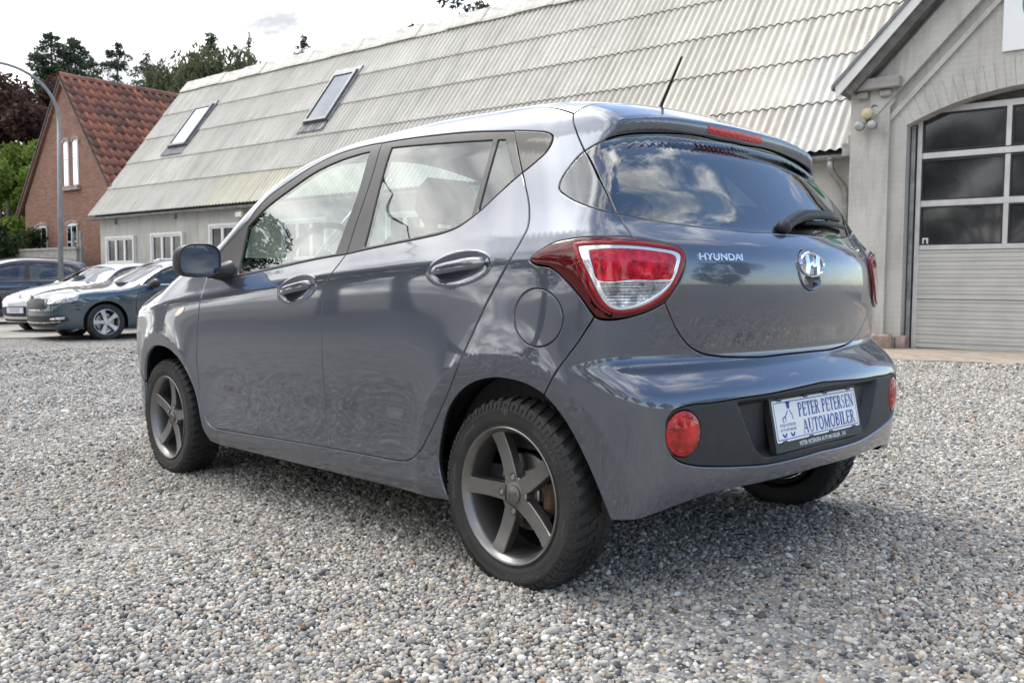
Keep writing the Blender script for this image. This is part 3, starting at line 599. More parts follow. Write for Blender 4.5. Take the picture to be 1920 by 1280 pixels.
for row in range(6):
    for c in range(26):
        x=-24.32+1.05*c; s=1.07*row-.02
        o=bpy.data.objects.new('roof_sheet',SM if row<5 else SMs); COL.objects.link(o); o.parent=barn
        o.matrix_local=Matrix.Translation(Vector((x,.55,2.90))+SL*s+NR*.035)@RM@Matrix.Rotation(rr.uniform(-.003,.003),4,'Z')
        g=rr.uniform(.95,1.03); col=(.63*g,.605*g,.545*g,1)
        if row==0 and -18.1<x<-12.3: col=(.70,.66,.53,1)
        elif x>-8.: k=min(1,(x+8)/5); col=(.63*g+.08*k,.605*g+.07*k,.545*g+.05*k,1)
        if row<=1 and x>-2.7: col=(.66,.65,.615,1)
        o.color=col
ridgem=mat('pale_ridge_cement',(.55,.54,.50),.9,build=lambda t,b:noise_col(t,b,(.38,.37,.33),(.66,.65,.61),5))
mb=MB(); mb.prism([(3.66,7.20),(3.70,7.275),(3.98,7.605),(4.07,7.605),(4.35,7.275),(4.30,7.2)],0,0,1.16); CAP=mb.mesh('ridge_cap'); CAP.materials.append(ridgem)
for i in range(24): o=bpy.data.objects.new('ridge_cap',CAP); COL.objects.link(o); o.parent=barn; o.location=(-24.3+1.1*i,rr.uniform(-.01,.01),.018*(i%2)+rr.uniform(0,.008)); o.rotation_euler=(0,rr.uniform(-.008,.008),0)
def gutter(x0,x1,y,z):
    mb=MB(); prof=[(y+.065*math.cos(a),z+.065*math.sin(a)) for a in np.linspace(math.pi,2*math.pi,10)]+[(y+.058*math.cos(a),z+.058*math.sin(a)) for a in np.linspace(2*math.pi,math.pi,10)]
    mb.prism(prof,0,x0,x1)
    for k in range(int((x1-x0)/1.2)): mb.prism([(y-.072,z),(y-.06,z-.055),(y,z-.076),(y+.06,z-.055),(y+.072,z),(y+.05,z)],0,x0+.6+1.2*k,x0+.63+1.2*k)
    return mb.build('gutter',M['zinc'],barn,auto=40)
gutter(-24.35,-.93,.50,2.835)
mb=MB(); mb.prism([(-1.16,.40),(-.93,.40),(-.93,.62),(-1.16,.62)],2,2.80,2.98); mb.prism([(-1.08,.42),(-.86,.42),(-.86,.60),(-1.02,.60)],2,2.98,3.10); mb.build('gutter_box',M['zinc'],barn)
mb=MB(); mb.tube([(-1.36,.50,2.80),(-1.36,.50,2.66),(-1.33,.56,2.56),(-1.24,.66,2.42),(-1.20,.70,2.32),(-1.19,.71,2.2),(-1.19,.71,-.3)],.05,14); mb.tube([(-1.36,.50,2.82),(-1.36,.50,2.76)],.058,14); mb.tube([(-1.19,.71,1.92),(-1.19,.71,1.86)],.058,14); mb.build('downpipe',M['zinc'],barn,True)
M['skypane2']=mat('rooflight_glass_grey_reflection',(.10,.12,.145),.10,.75,build=lambda t,b:noise_col(t,b,(.085,.105,.13),(.12,.14,.165),2))  # darker pane colour stands in for a blue-grey cloud reflection
def rooflight(x0,x1,s0,s1,pm_='skypane'):
    def at(x,s,n): return Vector((x,.55,2.90))+SL*s+NR*n
    mb=MB(); fl=MB()
    def slab(m,xa,xb,sa,sb,na,nb):
        V=[at(x,s,n) for n in(na,nb) for x,s in((xa,sa),(xb,sa),(xb,sb),(xa,sb))]; m.add(V,[(0,3,2,1),(4,5,6,7),(0,1,5,4),(1,2,6,5),(2,3,7,6),(3,0,4,7)])
    for a in((x0,x0+.08,s0,s1),(x1-.08,x1,s0,s1),(x0+.08,x1-.08,s0,s0+.09),(x0+.08,x1-.08,s1-.12,s1)): slab(mb,*a,.02,.17)
    o=mb.build('rooflight',M['slateframe'],barn)
    pm=MB(); slab(pm,x0+.08,x1-.08,s0+.09,s1-.12,.10,.145); pm.build('pane',M[pm_],o)
    V=[];n=40
    for j in(0,1):
        for i in range(n+1): x=x0-.12+(x1-x0+.2)*i/n; V.append(at(x,s0-.34+.36*j,.105+.02*math.cos(2*math.pi*x/.15)-.03*j))
    fl.add(V,[(i,i+1,n+2+i,n+1+i) for i in range(n)]); slab(fl,x0-.09,x0,s0,s1+.1,.05,.11); slab(fl,x1,x1+.09,s0,s1+.1,.05,.11); slab(fl,x0-.09,x1+.09,s1,s1+.16,.06,.12); fl.build('flashing',M['slateframe'],o)
rooflight(-22.22,-21.28,2.55,4.25); rooflight(-15.72,-14.80,2.6,4.42,'skypane2')
def casement(x0,x1,z0,z1,y,n,parent,frame=.07,cross=()):
    mb=MB(); w=frame
    for a in((x0,x1,z1-w,z1),(x0,x1,z0,z0+w),(x0,x0+w,z0+w,z1-w),(x1-w,x1,z0+w,z1-w)): mb.box(((a[0]+a[1])/2,y,(a[2]+a[3])/2),(a[1]-a[0],.09,a[3]-a[2]))
    o=mb.build('window',M['white'],parent); sash=(x1-x0-2*w)/n
    for i in range(n):
        xa=x0+w+sash*i; s=MB(); t=.055
        for a in((xa,xa+sash,z1-w-t,z1-w),(xa,xa+sash,z0+w,z0+w+t),(xa,xa+t,z0+w+t,z1-w-t),(xa+sash-t,xa+sash,z0+w+t,z1-w-t)): s.box(((a[0]+a[1])/2,y+.012,(a[2]+a[3])/2),(a[1]-a[0]-.004,.06,a[3]-a[2]-.004))
        for c in cross: zc=z0+w+(z1-z0-2*w)*c; s.box((xa+sash/2,y+.012,zc),(sash-2*t,.05,.05))
        s.build('frame',M['white'],o); p=MB(); p.box((xa+sash/2,y+.02,(z0+z1)/2),(sash-2*t,.01,z1-z0-2*w-2*t)); p.build('pane',M['far_glass'],o)
    r=MB(); r.box(((x0+x1)/2,y-.035,z0-.03),(x1-x0+.12,.14,.055)); r.build('sill',M['trimgrey'],o)
    return o
for a in((-23.62,-21.95,1.40,2.26,.70,3),(-21.02,-19.34,1.40,2.29,.70,3),(-18.06,-16.30,1.40,2.44,.70,3),(-14.9,-13.2,1.40,2.44,.70,3),(-11.2,-9.5,1.4,2.44,.70,3)): casement(*a,barn)
mb=MB(); mb.box((-19.77,.72,2.75),(.06,.05,.2)); mb.box((-23.1,.72,2.72),(.05,.05,.2)); mb.build('wall_vent',M['trimgrey'],barn)
mb=MB(); mb.box((-16.45,.60,2.62),(.30,.20,.16),bev=.03); mb.box((-16.45,.70,2.62),(.12,.10,.10)); wl=mb.build('wall_floodlight',M['cream'],None); wl.matrix_world=BM; tag(wl,'small cream floodlight on the wall under the long building eave','wall lamp')
mb=MB(); mb.prism([(-16.58,2.56),(-16.32,2.56),(-16.32,2.68),(-16.58,2.68)],1,.494,.499); mb.build('lamp_glass',M['white'],wl)
# ---- the gabled workshop with the arched door
shop=broot('gabled_workshop','grey painted workshop gable with an arched sectional door','building')
arc=lambda x,R=3.77,xc=1.5,za=3.47: za-R+math.sqrt(R*R-(x-xc)**2)
AX=np.linspace(-.15,3.15,25)
mb=MB(); mb.prism([(-.87,-.6),(-.15,-.6)]+[(x,arc(x)) for x in AX]+[(3.15,-.6),(3.87,-.6),(3.87,3.68),(1.5,6.16),(-.87,3.68)],1,0,.40)
mb.box((-.72,3.2,1.5),(.30,5.6,4.3)); mb.box((3.72,3.2,1.5),(.30,5.6,4.3)); mb.build('wall',M['wall2'],shop)
# arch ring, a hand proud
mb=MB(); N_=31; X2=np.linspace(-.17,3.17,N_); 
for i in range(N_-1):
    a,b=X2[i],X2[i+1]
    def rad(x,k): 
        c=(1.5,3.47-3.77); d=np.array((x-c[0],arc(min(max(x,-.15),3.15))-c[1])); d=d/np.linalg.norm(d); return (c[0]+d[0]*(3.77+k),c[1]+d[1]*(3.77+k))
    mb.prism([rad(a+.004,0.002),rad(b-.004,0.002),rad(b-.004,.36),rad(a+.004,.36)],1,-.007,.02)
mb.build('arch_ring',M['wall2'],shop)
mb=MB(); mb.prism([(-.885,-.55),(-.36,-.55),(-.36,3.35),(-.30,3.42),(-.30,3.62),(-.885,3.62)],1,-.085,-.003); mb.build('pilaster',M['wall2'],shop)
mb=MB(); mb.prism([(3.36,-.55),(3.885,-.55),(3.885,3.62),(3.30,3.62),(3.30,3.42),(3.36,3.35)],1,-.085,-.003); mb.build('pilaster',M['wall2'],shop)
for x0,x1 in((-.93,-.20),(3.20,3.93)):
    mb=MB(); mb.box(((x0+x1)/2,-.12,3.665),(x1-x0,.24,.15),bev=.012); mb.build('corbel_beam',M['trimgrey'],shop)
    for x in(x0+.21,x1-.21): mb=MB(); mb.box((x,-.125,3.535),(.16,.09,.10),bev=.02); mb.build('corbel_block',M['trimgrey'],shop)
def rake(a,b,lo,hi,y0,y1,name,m):
    mb=MB()
    for s in(1,-1):
        P=[(1.5+s*(x-1.5),z) for x,z in((-.90+a,3.68+lo),(1.5,3.68+lo+(2.40-a)*1.045),(1.5,3.68+hi+(2.40-a)*1.045),(-.90+a,3.68+hi))]
        mb.prism(P,1,y0,y1)
    return mb.build(name,m,shop)
rake(.50,0,-.56,-.47,-.05,-.003,'gable_band',M['wall2']); rake(.28,0,-.52,.0,-.11,-.05,'gable_band',M['wall2'])
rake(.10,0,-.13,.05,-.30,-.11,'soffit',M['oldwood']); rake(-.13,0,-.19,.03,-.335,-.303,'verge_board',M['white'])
mb=MB()
for s in(1,-1):
    P=[(1.5+s*(x-1.5),z) for x,z in((-1.08,3.62),(1.5,6.30),(1.5,6.36),(-1.08,3.68))]; mb.prism(P,1,-.36,5.4)
mb.build('roof',M['slateframe'],shop)
mb=MB(); mb.box((-.10,.16,3.0),(.02,.02,.02)); 
mb=MB(); mb.box((-.55,-.10,.06),(.64,.16,.32),bev=.03); mb.box((-.15,.12,.05),(.14,.30,.30),bev=.02); mb.build('plinth',M['plinth'],shop); mb=MB(); mb.box((3.55,-.10,.06),(.64,.16,.32),bev=.03); mb.build('plinth',M['plinth'],shop)
Y=.25; door=MB(); door.box((-.03,Y,1.64),(.06,.07,3.28)); gd=door.build('garage_door',M['doorrail'],shop)
door=MB(); door.box((3.03,Y,1.64),(.06,.07,3.28)); door.build('door_frame',M['doorrail'],gd)
for x in(-.105,3.105): tr_=MB(); tr_.box((x,Y-.03,1.55),(.05,.09,3.1)); tr_.build('door_track',M['zinc'],gd)
cols=[(0.0,1.03),(1.09,2.09),(2.15,3.0)]; rows=[(1.455,1.985),(2.065,2.625),(2.735,3.25)]
for z in(1.42,2.025,2.68): 
    mb=MB(); mb.box((1.5,Y,z),(3.0,.065,.07 if z<2 else .085),bev=.008); mb.build('rail',M['doorrail'],gd)
mb=MB(); mb.box((1.5,Y,3.29),(3.0,.065,.08)); mb.build('rail',M['doorrail'],gd)
for x in(1.06,2.12):
    for z0,z1 in rows: mb=MB(); mb.box((x,Y,(z0+z1)/2),(.06,.06,z1-z0)); mb.build('mullion',M['doorrail'],gd)
for x0,x1 in cols:
    for z0,z1 in rows:
        mb=MB(); mb.box(((x0+x1)/2,Y+.012,(z0+z1)/2),(x1-x0,.012,z1-z0)); mb.build('pane',M['pane'],gd)
        mb=MB(); g=.022
        for a in((x0,x1,z0,z0+g),(x0,x1,z1-g,z1),(x0,x0+g,z0+g,z1-g),(x1-g,x1,z0+g,z1-g)): mb.box(((a[0]+a[1])/2,Y-.006,(a[2]+a[3])/2),(a[1]-a[0],.03,a[3]-a[2]))
        mb.build('glazing_bead',M['black'],gd)
for k in range(2):
    z0=.04+.675*k; mb=MB(); zz=[(Y-.030,z0)]
    for j in range(6):
        a=z0+.675*j/6; zz+=[(Y-.030,a+.012),(Y-.030,a+.062),(Y-.043,a+.070),(Y-.046,a+.094),(Y-.022,a+.098),(Y-.022,a+.104)]
    zz+=[(Y-.030,z0+.668),(Y+.02,z0+.668),(Y+.02,z0)]; mb.prism(zz,0,0.0,3.0); mb.build('door_panel',M['doorpanel'],gd)
mb=MB(); mb.box((1.5,Y,.015),(3.0,.06,.045)); mb.build('bottom_seal',M['black'],gd)
mb=MB(); mb.box((.075,Y-.012,1.50),(.075,.006,.11)); mb.build('sticker',M['white'],gd); mb=MB(); mb.box((.075,Y-.0165,1.505),(.035,.003,.06)); mb.build('sticker_print',M['black'],gd)
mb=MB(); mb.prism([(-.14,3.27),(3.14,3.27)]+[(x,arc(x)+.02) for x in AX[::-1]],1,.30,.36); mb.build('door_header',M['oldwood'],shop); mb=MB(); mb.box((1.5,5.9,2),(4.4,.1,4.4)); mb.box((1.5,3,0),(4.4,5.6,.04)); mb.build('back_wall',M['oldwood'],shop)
# sign, lamp
mb=MB(); mb.box((1.62,-.02,4.45),(1.26,.035,1.11)); sg=mb.build('wall_sign',mat('white_sign_face',(.80,.82,.84),.35,build=lambda t,b:noise_col(t,b,(.78,.80,.82),(.82,.84,.86),2)),None); sg.matrix_world=BM; tag(sg,'white square sign with a green round mark high on the gable','sign')
mb=MB(); V=[(1.56+.36*math.cos(a),-.042,4.46+.36*math.sin(a)) for a in np.linspace(0,2*math.pi,48,endpoint=False)]; mb.add(V,[tuple(range(48))]); mb.build('green_mark',mat('green_sign_print',(.03,.33,.14),.45,build=lambda t,b:noise_col(t,b,(.028,.31,.13),(.034,.35,.15),3)),sg)
sl_=MB(); sl_.box((-.62,-.11,3.24),(.12,.06,.12),bev=.02)
lamp_=sl_.build('security_lamp',M['cream'],None,auto=40); lamp_.matrix_world=BM; tag(lamp_,'old cream twin-head security lamp on the workshop corner','wall lamp')
mb=MB(); mb.lathe([(.0,.06),(.05,.055),(.078,.03),(.084,-.02),(.070,-.045),(0,-.05)],8,1,c=(-.62,-.20,3.27)); mb.build('sensor_cap',M['cream'],lamp_,True)
for x in(-.71,-.54):
    mb=MB(); mb.lathe([(0,-.05),(.05,-.05),(.066,-.04),(.070,-.02),(.058,.03),(.03,.06),(0,.065)],20,1,c=(x,-.22,3.10)); mb.tube([(x,-.17,3.12),(-.62,-.14,3.2)],.015,8); mb.build('lamp_head',M['zinc'],lamp_,True)
mb=MB(); mb.tube([(-.62,-.1,3.33),(-.57,-.12,3.39),(-.5,-.1,3.37)],.008,6); mb.build('cable',M['black'],lamp_)
# ---- brick house
def _redbrick(t,b):
    tc=_n(t,'ShaderNodeTexCoord'); sx=_n(t,'ShaderNodeSeparateXYZ'); cb=_n(t,'ShaderNodeCombineXYZ'); t.links.new(tc.outputs['Object'],sx.inputs[0]); ad=_n(t,'ShaderNodeMath',operation='ADD'); t.links.new(sx.outputs['X'],ad.inputs[0]); t.links.new(sx.outputs['Y'],ad.inputs[1]); t.links.new(ad.outputs[0],cb.inputs[0]); t.links.new(sx.outputs['Z'],cb.inputs[1])
    k=_n(t,'ShaderNodeTexBrick',i_Scale=1.0,i_Mortar_Size=.011,i_Mortar_Smooth=.2,i_Brick_Width=.235,i_Row_Height=.0785,i_Bias=-.1); k.inputs['Color1'].default_value=(.20,.085,.055,1); k.inputs['Color2'].default_value=(.30,.135,.09,1); k.inputs['Mortar'].default_value=(.25,.20,.165,1); t.links.new(cb.outputs[0],k.inputs['Vector'])
    n=_n(t,'ShaderNodeTexNoise',i_Scale=2.2,i_Detail=7.); t.links.new(tc.outputs['Object'],n.inputs['Vector']); r=_n(t,'ShaderNodeMapRange'); r.inputs['To Min'].default_value=.7; r.inputs['To Max'].default_value=1.3; t.links.new(n.outputs['Fac'],r.inputs['Value'])
    m=_n(t,'ShaderNodeMix',data_type='RGBA',blend_type='MULTIPLY'); m.inputs['Factor'].default_value=1; t.links.new(k.outputs['Color'],m.inputs[6]); t.links.new(r.outputs[0],m.inputs[7]); t.links.new(m.outputs[2],b.inputs['Base Color']); iv=_n(t,'ShaderNodeMath',operation='SUBTRACT'); iv.inputs[0].default_value=1; t.links.new(k.outputs['Fac'],iv.inputs[1]); bump(t,b,iv.outputs[0],.6,.01)
M['redbrick']=mat('red_brickwork',(.3,.11,.07),.88,build=_redbrick)
def _tile(t,b):
    oi=_n(t,'ShaderNodeObjectInfo'); ge=_n(t,'ShaderNodeNewGeometry'); r=_n(t,'ShaderNodeValToRGB'); t.links.new(oi.outputs['Random'],r.inputs[0]); e=r.color_ramp.elements; e[0].color=(.14,.075,.062,1); e[1].color=(.38,.15,.09,1); x=e.new(.45); x.color=(.27,.115,.08,1)
    n=_n(t,'ShaderNodeTexNoise',i_Scale=5.,i_Detail=7.); t.links.new(ge.outputs['Position'],n.inputs['Vector']); q=_n(t,'ShaderNodeMapRange'); q.inputs['To Min'].default_value=.55; q.inputs['To Max'].default_value=1.35; t.links.new(n.outputs['Fac'],q.inputs['Value'])
    m=_n(t,'ShaderNodeMix',data_type='RGBA',blend_type='MULTIPLY'); m.inputs['Factor'].default_value=1; t.links.new(r.outputs[0],m.inputs[6]); t.links.new(q.outputs[0],m.inputs[7]); t.links.new(m.outputs[2],b.inputs['Base Color'])
M['tile']=mat('weathered_clay_tile',(.25,.09,.06),.85,build=_tile)
HL_=BM.inverted()@Vector((30.6,-7.45,8.25)); HX,HY,HZ=HL_
house=broot('brick_house','red brick house with a steep clay pantile roof behind the long building','house',(HX,HY,0))
hw,RISE=3.3,4.08; ez=HZ-RISE
mb=MB(); mb.prism([(-hw+.15,-1),(hw-.15,-1),(hw-.15,ez-.1),(0,HZ-.15),(-hw+.15,ez-.1)],1,0,9.5); mb.build('wall',M['redbrick'],house)
for s in(1,-1):
    mb=MB(); mb.prism([(s*(hw+.28),ez-.30),(0,HZ+.02),(0,HZ-.20),(s*(hw+.28),ez-.52)],1,-.10,-.003); mb.build('verge_band',M['redbrick'],house)
sl_len=math.hypot(hw+.3,RISE*(hw+.3)/hw); ct,stn=hw/math.hypot(hw,RISE),RISE/math.hypot(hw,RISE)
mb=MB()
for s in(1,-1): mb.prism([(s*(hw+.3),ez-.32),(0,HZ+.0),(0,HZ-.08),(s*(hw+.3),ez-.40)],1,-.14,9.6)
mb.build('roof_backing',M['oldwood'],house)
def tile_mesh():
    V=[];nx=8;w,l=.295,.47
    for j in range(3):
        for i in range(nx+1):
            f=i/nx; V.append((w*f-.02,l*j/2-.03*math.sin(f*math.pi)*(j==0),.045*math.sin(f*2*math.pi*.95+.3)+.045*(1-j/2)))
    F_=[(j*(nx+1)+i,j*(nx+1)+i+1,(j+1)*(nx+1)+i+1,(j+1)*(nx+1)+i) for j in range(2) for i in range(nx)]; n=len(V); V+=[(v[0],v[1],v[2]-.03) for v in V[:nx+1]]; F_+=[(i,n+i,n+i+1,i+1) for i in range(nx)]
    me=bpy.data.meshes.new('roof_tile'); me.from_pydata(V,[],F_); smooth(me); me.materials.append(M['tile']); return me
TM=tile_mesh(); rest=MB(); cnt=0; tv=[tuple(v.co) for v in TM.vertices]; tf=[tuple(p.vertices) for p in TM.polygons]
nrow=int(sl_len/.40)
for row in range(nrow-1,-1,-1):
    for c in range(34):
        # right-hand slope, from the eave up: x=+
        s=.40*row; m=Matrix.Translation((hw+.3-ct*s,.0-.12+.282*c,ez-.34+stn*s+.05))@Matrix(((0,-ct,stn,0),(1,0,0,0),(0,stn,ct,0),(0,0,0,1)))@Matrix.Rotation(rr.uniform(-.02,.02),4,'Z')
        vis=(row*.40> (c*.282)*.62-1.5) and c<24 and row>4
        if vis and cnt<300:
            o=bpy.data.objects.new('roof_tile',TM); COL.objects.link(o); o.parent=house; o.matrix_local=m; cnt+=1
        else: rest.add([m@Vector(v) for v in tv],tf)
q=rest.build('roof_tiles',M['tile'],house,True); q['kind']='stuff'
mb=MB(); mb.add([(.13*math.cos(a),(.33 if e else 0),.13*math.sin(a)+(.012 if not e else 0)) for e in(0,1) for a in np.linspace(-.3,math.pi+.3,9)],[(i,i+1,10+i,9+i) for i in range(8)]); RT_=mb.mesh('ridge_tile'); smooth(RT_); RT_.materials.append(M['tile'])
for k in range(32): o=bpy.data.objects.new('ridge_tile',RT_); COL.objects.link(o); o.parent=house; o.location=(rr.uniform(-.012,.012),-.15+.30*k,HZ+rr.uniform(0,.012))
M['house_frame']=M['white']
def house_window(xc,w,z0,z1,parent):
    mb=MB(); t=.05
    pts=[(xc-w/2,z0),(xc+w/2,z0),(xc+w/2,z1-.06)]+[(xc+w/2*math.cos(a),z1-.06+.10*math.sin(a)) for a in np.linspace(.4,math.pi-.4,7)]+[(xc-w/2,z1-.06)]
    mb.prism(pts,1,-.025,-.003); o=mb.build('window',M['white'],parent); zm=z0+(z1-z0)*.60
    for za,zb in((z0+t,zm-t/2),(zm+t/2,z1-t)):
        p=MB(); p.box((xc,-.032,(za+zb)/2),(w-2*t,.008,zb-za)); p.build('pane',M['skypane'] if w<.6 else M['far_glass'],o)
        if w>.6: f=MB(); f.box((xc,-.042,(za+zb)/2),(.05,.01,zb-za)); f.build('frame',M['white'],o)
    a=MB(); pr=[(xc+(w/2+.13)*math.cos(q_),z1-.05+.21*math.sin(q_)) for q_ in np.linspace(.05,math.pi-.05,11)]; pi_=[(xc+(w/2+.02)*math.cos(q_),z1-.05+.11*math.sin(q_)) for q_ in np.linspace(math.pi-.05,.05,11)]; a.prism(pr+pi_,1,-.05,-.003); a.build('arch_ring',M['plinth'],o)
    s=MB(); s.box((xc,-.05,z0-.06),(w+.2,.12,.12)); s.build('sill',M['plinth'],o)
house_window(.14,.34,4.07,5.55,house); house_window(.80,.36,4.07,5.55,house); house_window(-1.83,.78,1.35,2.80,house); house_window(.42,.72,1.35,2.80,house)
mb=MB(); mb.box((.47,-.06,3.98),(1.25,.14,.10)); mb.build('sill',M['plinth'],house)
# low yard wall and a mesh fence post between house and barn
lw=broot('yard_wall','low grey rendered wall below the brick house windows','wall'); mb=MB(); mb.box((-26.8,.35,.75),(4.4,.25,2.3)); mb.box((-26.8,.35,1.93),(4.5,.33,.07)); mb.build('wall',M['trimgrey'],lw)
fp=broot('mesh_fence','short galvanised mesh fence panel at the corner of the long building','fence'); mb=MB()
for x in(-24.95,-24.45): mb.tube([(x,.30,-.1),(x,.30,2.45)],.035,8)
mb.build('post',M['zinc'],fp); mb=MB()
for k in range(14): mb.box((-24.70,.30,.6+.13*k),(.46,.008,.008))
for k in range(8): mb.box((-24.92+.06*k,.30,1.45),(.008,.008,1.9))
mb.build('wire_mesh',M['zinc'],fp)
# street lamps
def street_lamp(loc,heading,label,h=7.0,reach=2.6,group=None):
    r=empty('street_lamp',loc,heading,label,'street lamp',group); mb=MB()
    pts=[(0,0,-.2),(0,0,h*.45),(0,0,h*.78)]; rad=[.062,.056,.044]
    for a in np.linspace(0,1,12): t=a*1.35; pts.append((reach*.42*(1-math.cos(t)),0,h*.78+h*.19*math.sin(t)/math.sin(1.35))); rad.append(.042-.010*a)
    pts.append((reach,0,h*.97+reach*.10)); rad.append(.030); mb.tube(pts,rad,12); mb.build('pole',M['lamp_steel'],r,True)
    m2=MB(); m2.box((reach+.32,0,h*.97+reach*.11),(.78,.26,.10),R=Matrix.Rotation(math.radians(-7),3,'Y'),bev=.04); hd=m2.build('lamp_head',M['lamp_steel'],r,auto=40); m3=MB(); m3.box((reach+.36,0,h*.97+reach*.11-.055),(.5,.18,.02),R=Matrix.Rotation(math.radians(-7),3,'Y')); m3.build('lamp_glass',M['white'],hd); return r
M['lamp_steel']=mat('grey_blue_lamp_steel',(.25,.26,.27),.55,.3,build=lambda t,b:noise_col(t,b,(.22,.23,.24),(.29,.30,.31),3))
sl0=street_lamp((20.75,-4.2,0),0,'tall grey street lamp with a long curved arm in front of the brick house',6.35,3.2); sl0.rotation_euler=(math.radians(.4),math.radians(-1.2),math.radians(68))
# ======================= the slate grey hatchback =======================
car=empty('hatchback_car',(0,0,0),0,'slate grey five-door hatchback parked in front, its rear and left side towards the viewer','car')
PT=M['paint']; S_=SEG
front_arch=[(1.856,.265)]
sq=HB.sideq
cm=lambda a:(a*.5 for a in a)
# --- outlines that are not visible from here are laid out on the body by hand
arch_r=sq([(.275,.205),(.29,.25),(.306,.328),(.283,.42),(.235,.501),(.15,.568),(.044,.602),(-.038,.604),(-.11,.592)])
arch_r=np.vstack([arch_r,[S_['QG'][-1]]])
arch_b=np.array(S_['AB'])
AP=np.vstack([[S_['DLOA'][0]],HB.topq([(2.17,.715),(2.05,.635),(1.85,.58),(1.65,.54),(1.5,.51)])])
RL=np.vstack([AP[-1:],HB.topq([(1.2,.495),(.85,.49),(.5,.492),(.2,.515)]),[S_['HG1'][0]]])
QWi=S_['QW1'][0]; QWe=S_['QW1'][-1]
HG_top=S_['HG1'][:3]+[QWi]; HG_bot=[QWe]+S_['HG1'][6:]
sill=sq([(.275,.205),(.9,.20),(1.5,.195),(1.85,.192)])
FU=ell((-.4355,.777),.0623,.078)
body_loop=loop(S_['DB1'],S_['DB2'],S_['DR'],rev(S_['DLOC']),rev(S_['DLOB']),rev(S_['DLOA']),AP,RL,HG_top,S_['QW1'],HG_bot,rev(S_['LO2']),rev(S_['LO1']),S_['QG'],arch_r[::-1],sill,[sill[-1],S_['DB1'][0]])
bsL,bsR=panel(HB,'body_side',[body_loop,FU],PT,car,'LR')
panel(HB,'fuel_flap',[FU],PT,car,off=.0006,gap=.0012)
def dish(cx,cy,a,b,rot,dep):
    def f(q,P):
        x=(q[:,0]-cx)*math.cos(rot)+(q[:,1]-cy)*math.sin(rot); y=-(q[:,0]-cx)*math.sin(rot)+(q[:,1]-cy)*math.cos(rot)
        r=np.sqrt((x/a)**2+(y/b)**2); return -dep*np.clip(1.12*(1-r**2.2),0,1)**.8+.0012*np.exp(-((r-1.06)/.05)**2)
    return f
fd=panel(HB,'front_door',[loop(S_['BELT1'],S_['BPL'],rev(S_['DB1']),rev(S_['DF']))],PT,car,'LR',disp=dish(.746,.867,.127,.045,-.12,.017),fine=[(.59,.90,.81,.925,.004)])
rd=panel(HB,'rear_door',[loop(S_['BELT2'],rev(S_['DR']),rev(S_['DB2']),rev(S_['BPL']))],PT,car,'LR',disp=dish(-.169,.918,.122,.046,-.09,.017),fine=[(-.31,-.03,.862,.975,.004)])
WF=loop(S_['WF1'],S_['WF2'],S_['WF3'],S_['WF4']); WR=loop(S_['WR1'],S_['WR2'],S_['WR3'],S_['WR4']); WQ=loop(S_['WQ1'],S_['WQ2'],S_['WQ3'],S_['WQ4'])
panel(HB,'window_frame',[loop(S_['BELT1'],rev(S_['BPU']),rev(S_['DLOA'])),WF],M['trim'],fd,'LR',off=-.0015)
panel(HB,'window_frame',[loop(S_['BELT2'],rev(S_['RF']),rev(S_['DLOB']),S_['BPU']),WR,WQ],M['trim'],rd,'LR',off=-.0015)
def grow(L,d): return offset(HB,L if area(L)>0 else L[::-1],-d)
for P_,L_ in ((fd,WF),(rd,WR),(rd,WQ)): panel(HB,'window_glass',[grow(L_,.006)],M['glass'],P_,'LR',off=-.0065,edge=False,h=(.03,.02))
TPn=loop(rev(S_['RF']),S_['DLOC'])
def fold(q,P): return .0035*np.clip((q[:,1]-1.245-(.335+q[:,0])*.2)/.03,0,1)
panel(HB,'corner_trim',[TPn],M['trim'],(bsL,bsR),'LR',off=-.001,disp=fold)
# roof, screen, bonnet, wings
gapline=np.vstack([[S_['HG1'][0]],HB.topq([(-.095,.45),(-.125,.25)])]); gc=HB.topq([(-.135,1e-6)])[0]; gc[0]=HB.TC; gapline=np.vstack([gapline,[gc]])
rf=HB.topq([(1.5,.51),(1.49,.3),(1.475,.12)]); rfc=np.array([1.12,HB.VT])
panel(HB,'roof_panel',[loop(RL,gapline,[gc,(HB.TC,HB.VT)],[(HB.TC,HB.VT),(0,HB.VT),rfc],np.vstack([[rfc],rf[::-1]]),h=.02)],PT,car,'C',h=(.03,.03))
wb=HB.topq([(2.17,.715),(2.29,.5),(2.36,.25)]); wc=HB.topq([(2.385,1e-6)])[0]; wc[0]=HB.TF
panel(HB,'windscreen',[loop(AP[1:],np.vstack([rf,[rfc]]),[rfc,(HB.TL,HB.VT),(HB.TF,HB.VT),wc],np.vstack([[wc],wb[::-1]]),h=.02)],M['glass'],car,'C',h=(.04,.04),off=-.002)
fe=np.vstack([[S_['DLOA'][0]],[AP[1]],sq([(2.36,.915),(2.55,.865),(2.70,.79)])])
nose=np.vstack([fe[-1:],HB.topq([(2.83,.62),(2.95,.4),(2.99,.2)])]); nc=HB.topq([(3.0,1e-6)])[0]; nc[0]=HB.TF; nose=np.vstack([nose,[nc]])
panel(HB,'bonnet',[loop(wb,[wb[-1],wc],[wc,nc],nose[::-1],fe[1:][::-1],h=.02)],PT,car,'C',h=(.04,.02))
arch_f=sq([(1.93,.20),(1.975,.27),(2.0,.36),(2.05,.46),(2.14,.55),(2.25,.597),(2.36,.612),(2.47,.602),(2.58,.555),(2.66,.48),(2.70,.41)])
fb=sq([(2.70,.41),(2.76,.52),(2.80,.64),(2.76,.73)])
fb=np.vstack([fb,fe[-1:]])
